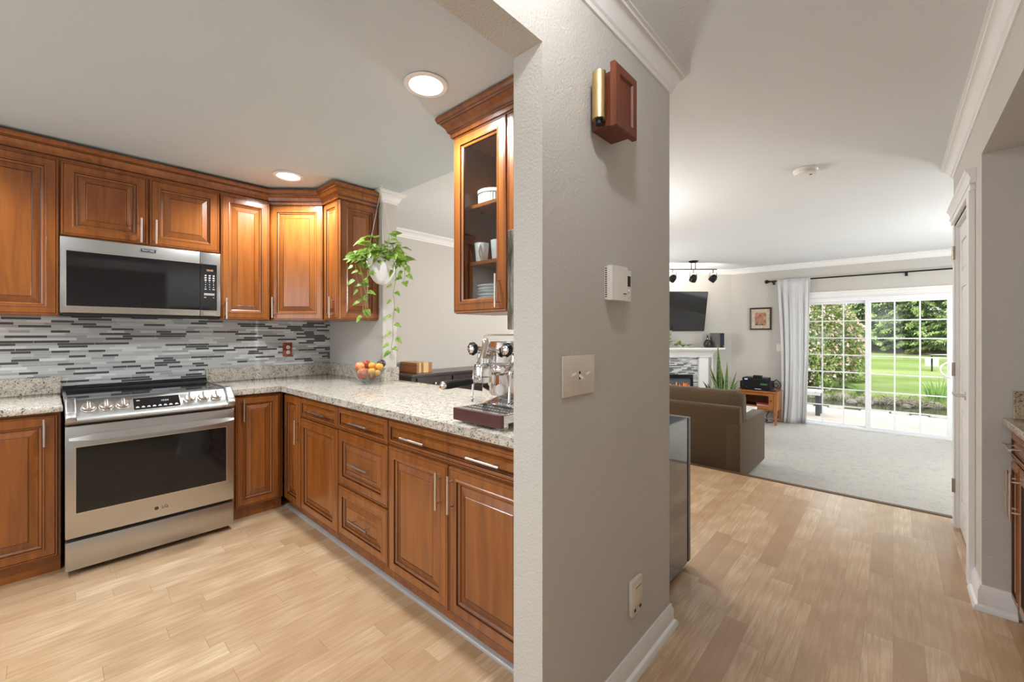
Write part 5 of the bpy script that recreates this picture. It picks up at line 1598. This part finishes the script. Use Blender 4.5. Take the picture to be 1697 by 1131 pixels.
for k, (x, y, s_) in enumerate([(-5.0, 26.0, 1.0), (-2.9, 26.2, .95), (-1.0, 25.9, .9), (.75, 25.6, .95), (2.5, 25.3, 1.05), (4.6, 25.8, 1.0), (-.1, 28.0, 1.1), (2.0, 28.2, 1.15)]):
    o = c0 if k == 0 else copy_tree(c0)
    o.location = (x, y, .36 + (y - 25.3) * .2); o.rotation_euler = (0, 0, k * 1.9); o.scale = (s_, s_, s_); o['label'] = tl_[k]
# rhododendron
rd = thing('flowering_shrub', 'large rhododendron with pink blossom beside the pond', 'shrub', (-1.80, 14.4, -.24))
lg_ = mk_leaf('rhododendron_leaf', (.08, .15, .03), (.30, .40, .11), 8); pk = plain('pink_blossom', (.92, .70, .60), .6, 0, .2, 30)
def fnr(r):
    a, t = r.uniform(0, 2 * PI), math.acos(r.uniform(-.75, 1)); q = r.uniform(.80, 1.04) * (1 + .12 * math.sin(5 * a) * math.sin(3 * t))
    o = Vector((math.sin(t) * math.cos(a), math.sin(t) * math.sin(a), math.cos(t)))
    return Vector((o.x * 1.18 * q, o.y * 1.0 * q, 1.25 + o.z * 1.45 * q)), o
m = MB(); foliage_cloud(m, 10000, fnr, .10, 71, .1, .42); m.build('foliage', lg_, rd)
m = MB(); r = random.Random(72)
for i in range(1500):
    p, o = fnr(r); p = p * 1.02
    for k in range(7):
        d = o * .8 + Vector((r.uniform(-1, 1), r.uniform(-1, 1), r.uniform(-1, 1))); leaf_q(m, p, d, Vector((0, 0, 1)), .056, .05, .1)
m.build('blossom', pk, rd)
m = MB()
for k in range(7): m.tube([(0, 0, 0), (.5 * math.cos(k), .4 * math.sin(k), .7), (.8 * math.cos(k + .2), .7 * math.sin(k + .2), 1.4)], [.04, .025, .01], 6)
m.build('stems', bk, rd)
# clipped green hedge shrub on the right flank of the rhododendron
hd_ = thing('evergreen_shrub', 'narrow dark evergreen shrub at the right flank of the flowering shrub', 'shrub', (-.86, 15.75, -.1))
def fnh(r):
    a, z = r.uniform(0, 2 * PI), r.uniform(.05, 1.55); q = (.33 - .06 * (z / 1.55) ** 3) * r.uniform(.8, 1.03); o = Vector((math.cos(a), math.sin(a), .1)); return Vector((o.x * q, o.y * q, z)), o
m = MB(); foliage_cloud(m, 2600, fnh, .08, 75, .3, .5); m.build('foliage', lg_, hd_); MB().tube([(0, 0, 0), (0, 0, 1.4)], [.04, .015], 8).build('stem', bk, hd_)
# iris and fern
ir = thing('iris_clump', 'clump of upright iris leaves at the right side of the pond', 'plant', (.80, 13.75, -.26)); ig = mk_leaf('iris_leaf', (.08, .20, .04), (.26, .42, .12), 5)
m = MB(); r = random.Random(80)
for i in range(70):
    b = Vector((r.uniform(-.24, .24), r.uniform(-.2, .2), 0)); d = Vector((b.x * .8 + r.uniform(-.12, .12), b.y * .6, 1)).normalized(); h = r.uniform(.35, .72); s_ = Vector((math.cos(i), math.sin(i), 0)) * .014
    a = [m.bm.verts.new(b + d * h * t + s_ * e * (1 - t * .85) + Vector((b.x, 0, -.3)) * t ** 3 * .4) for t in (0, .4, .75, 1) for e in (-1, 1)]
    for q in range(3): m.bm.faces.new([a[2 * q], a[2 * q + 1], a[2 * q + 3], a[2 * q + 2]])
m.build('foliage', ig, ir)
fe = thing('fern', 'small bright fern on the pond bank left of the meeting stile', 'plant', (-.62, 13.75, -.24)); m = MB(); r = random.Random(81)
for i in range(26):
    a = r.uniform(0, 2 * PI); h = r.uniform(.25, .42); dirf = Vector((math.cos(a), math.sin(a), 0))
    for k in range(9):
        t = k / 9; p = dirf * h * t * .8 + Vector((0, 0, h * (1.2 * t - .75 * t * t)))
        for sg in (-1, 1): leaf_q(m, p, Vector((-dirf.y, dirf.x, 0)) * sg + dirf * .4, Vector((0, 0, 1)), .085 * (1 - t * .7), .025, .2)
m.build('foliage', ig, fe)
# garden bench and sign
be = thing('garden_bench', 'slatted white-topped patio bench with dark legs', 'bench', (-1.95, 9.36, -.2))
gw_ = plain('bench_white', (.74, .74, .73), .5); gd_ = plain('bench_charcoal', (.05, .06, .065), .5)
m = MB()
for k in range(12): m.box(.0 + k * .083, .072 + k * .083, 0, .42, .415, .44, bevel=.002)
m.build('slats', gw_, be)
m = MB().box(.01, .98, .012, .03, .37, .415).box(.01, .98, .39, .408, .37, .415); m.build('rail', gw_, be)
for a in (.02, .90):
    for b in (.03, .33): MB().box(a, a + .07, b, b + .06, 0, .414, bevel=.003).build('leg', gd_, be)
sg_ = thing('garden_sign', 'small white sign on a dark post on the lawn', 'sign', (.895, 18.4, lawn_z(18.4) - .05))
MB().box(-.018, .018, -.02, .016, 0, .58).build('post', M['black_metal'], sg_)
m = MB().box(-.15, -.022, .0, .02, .26, .54).box(.022, .15, .0, .02, .26, .54).box(-.022, .022, .016, .02, .26, .54); m.build('panel', M['white'], sg_)
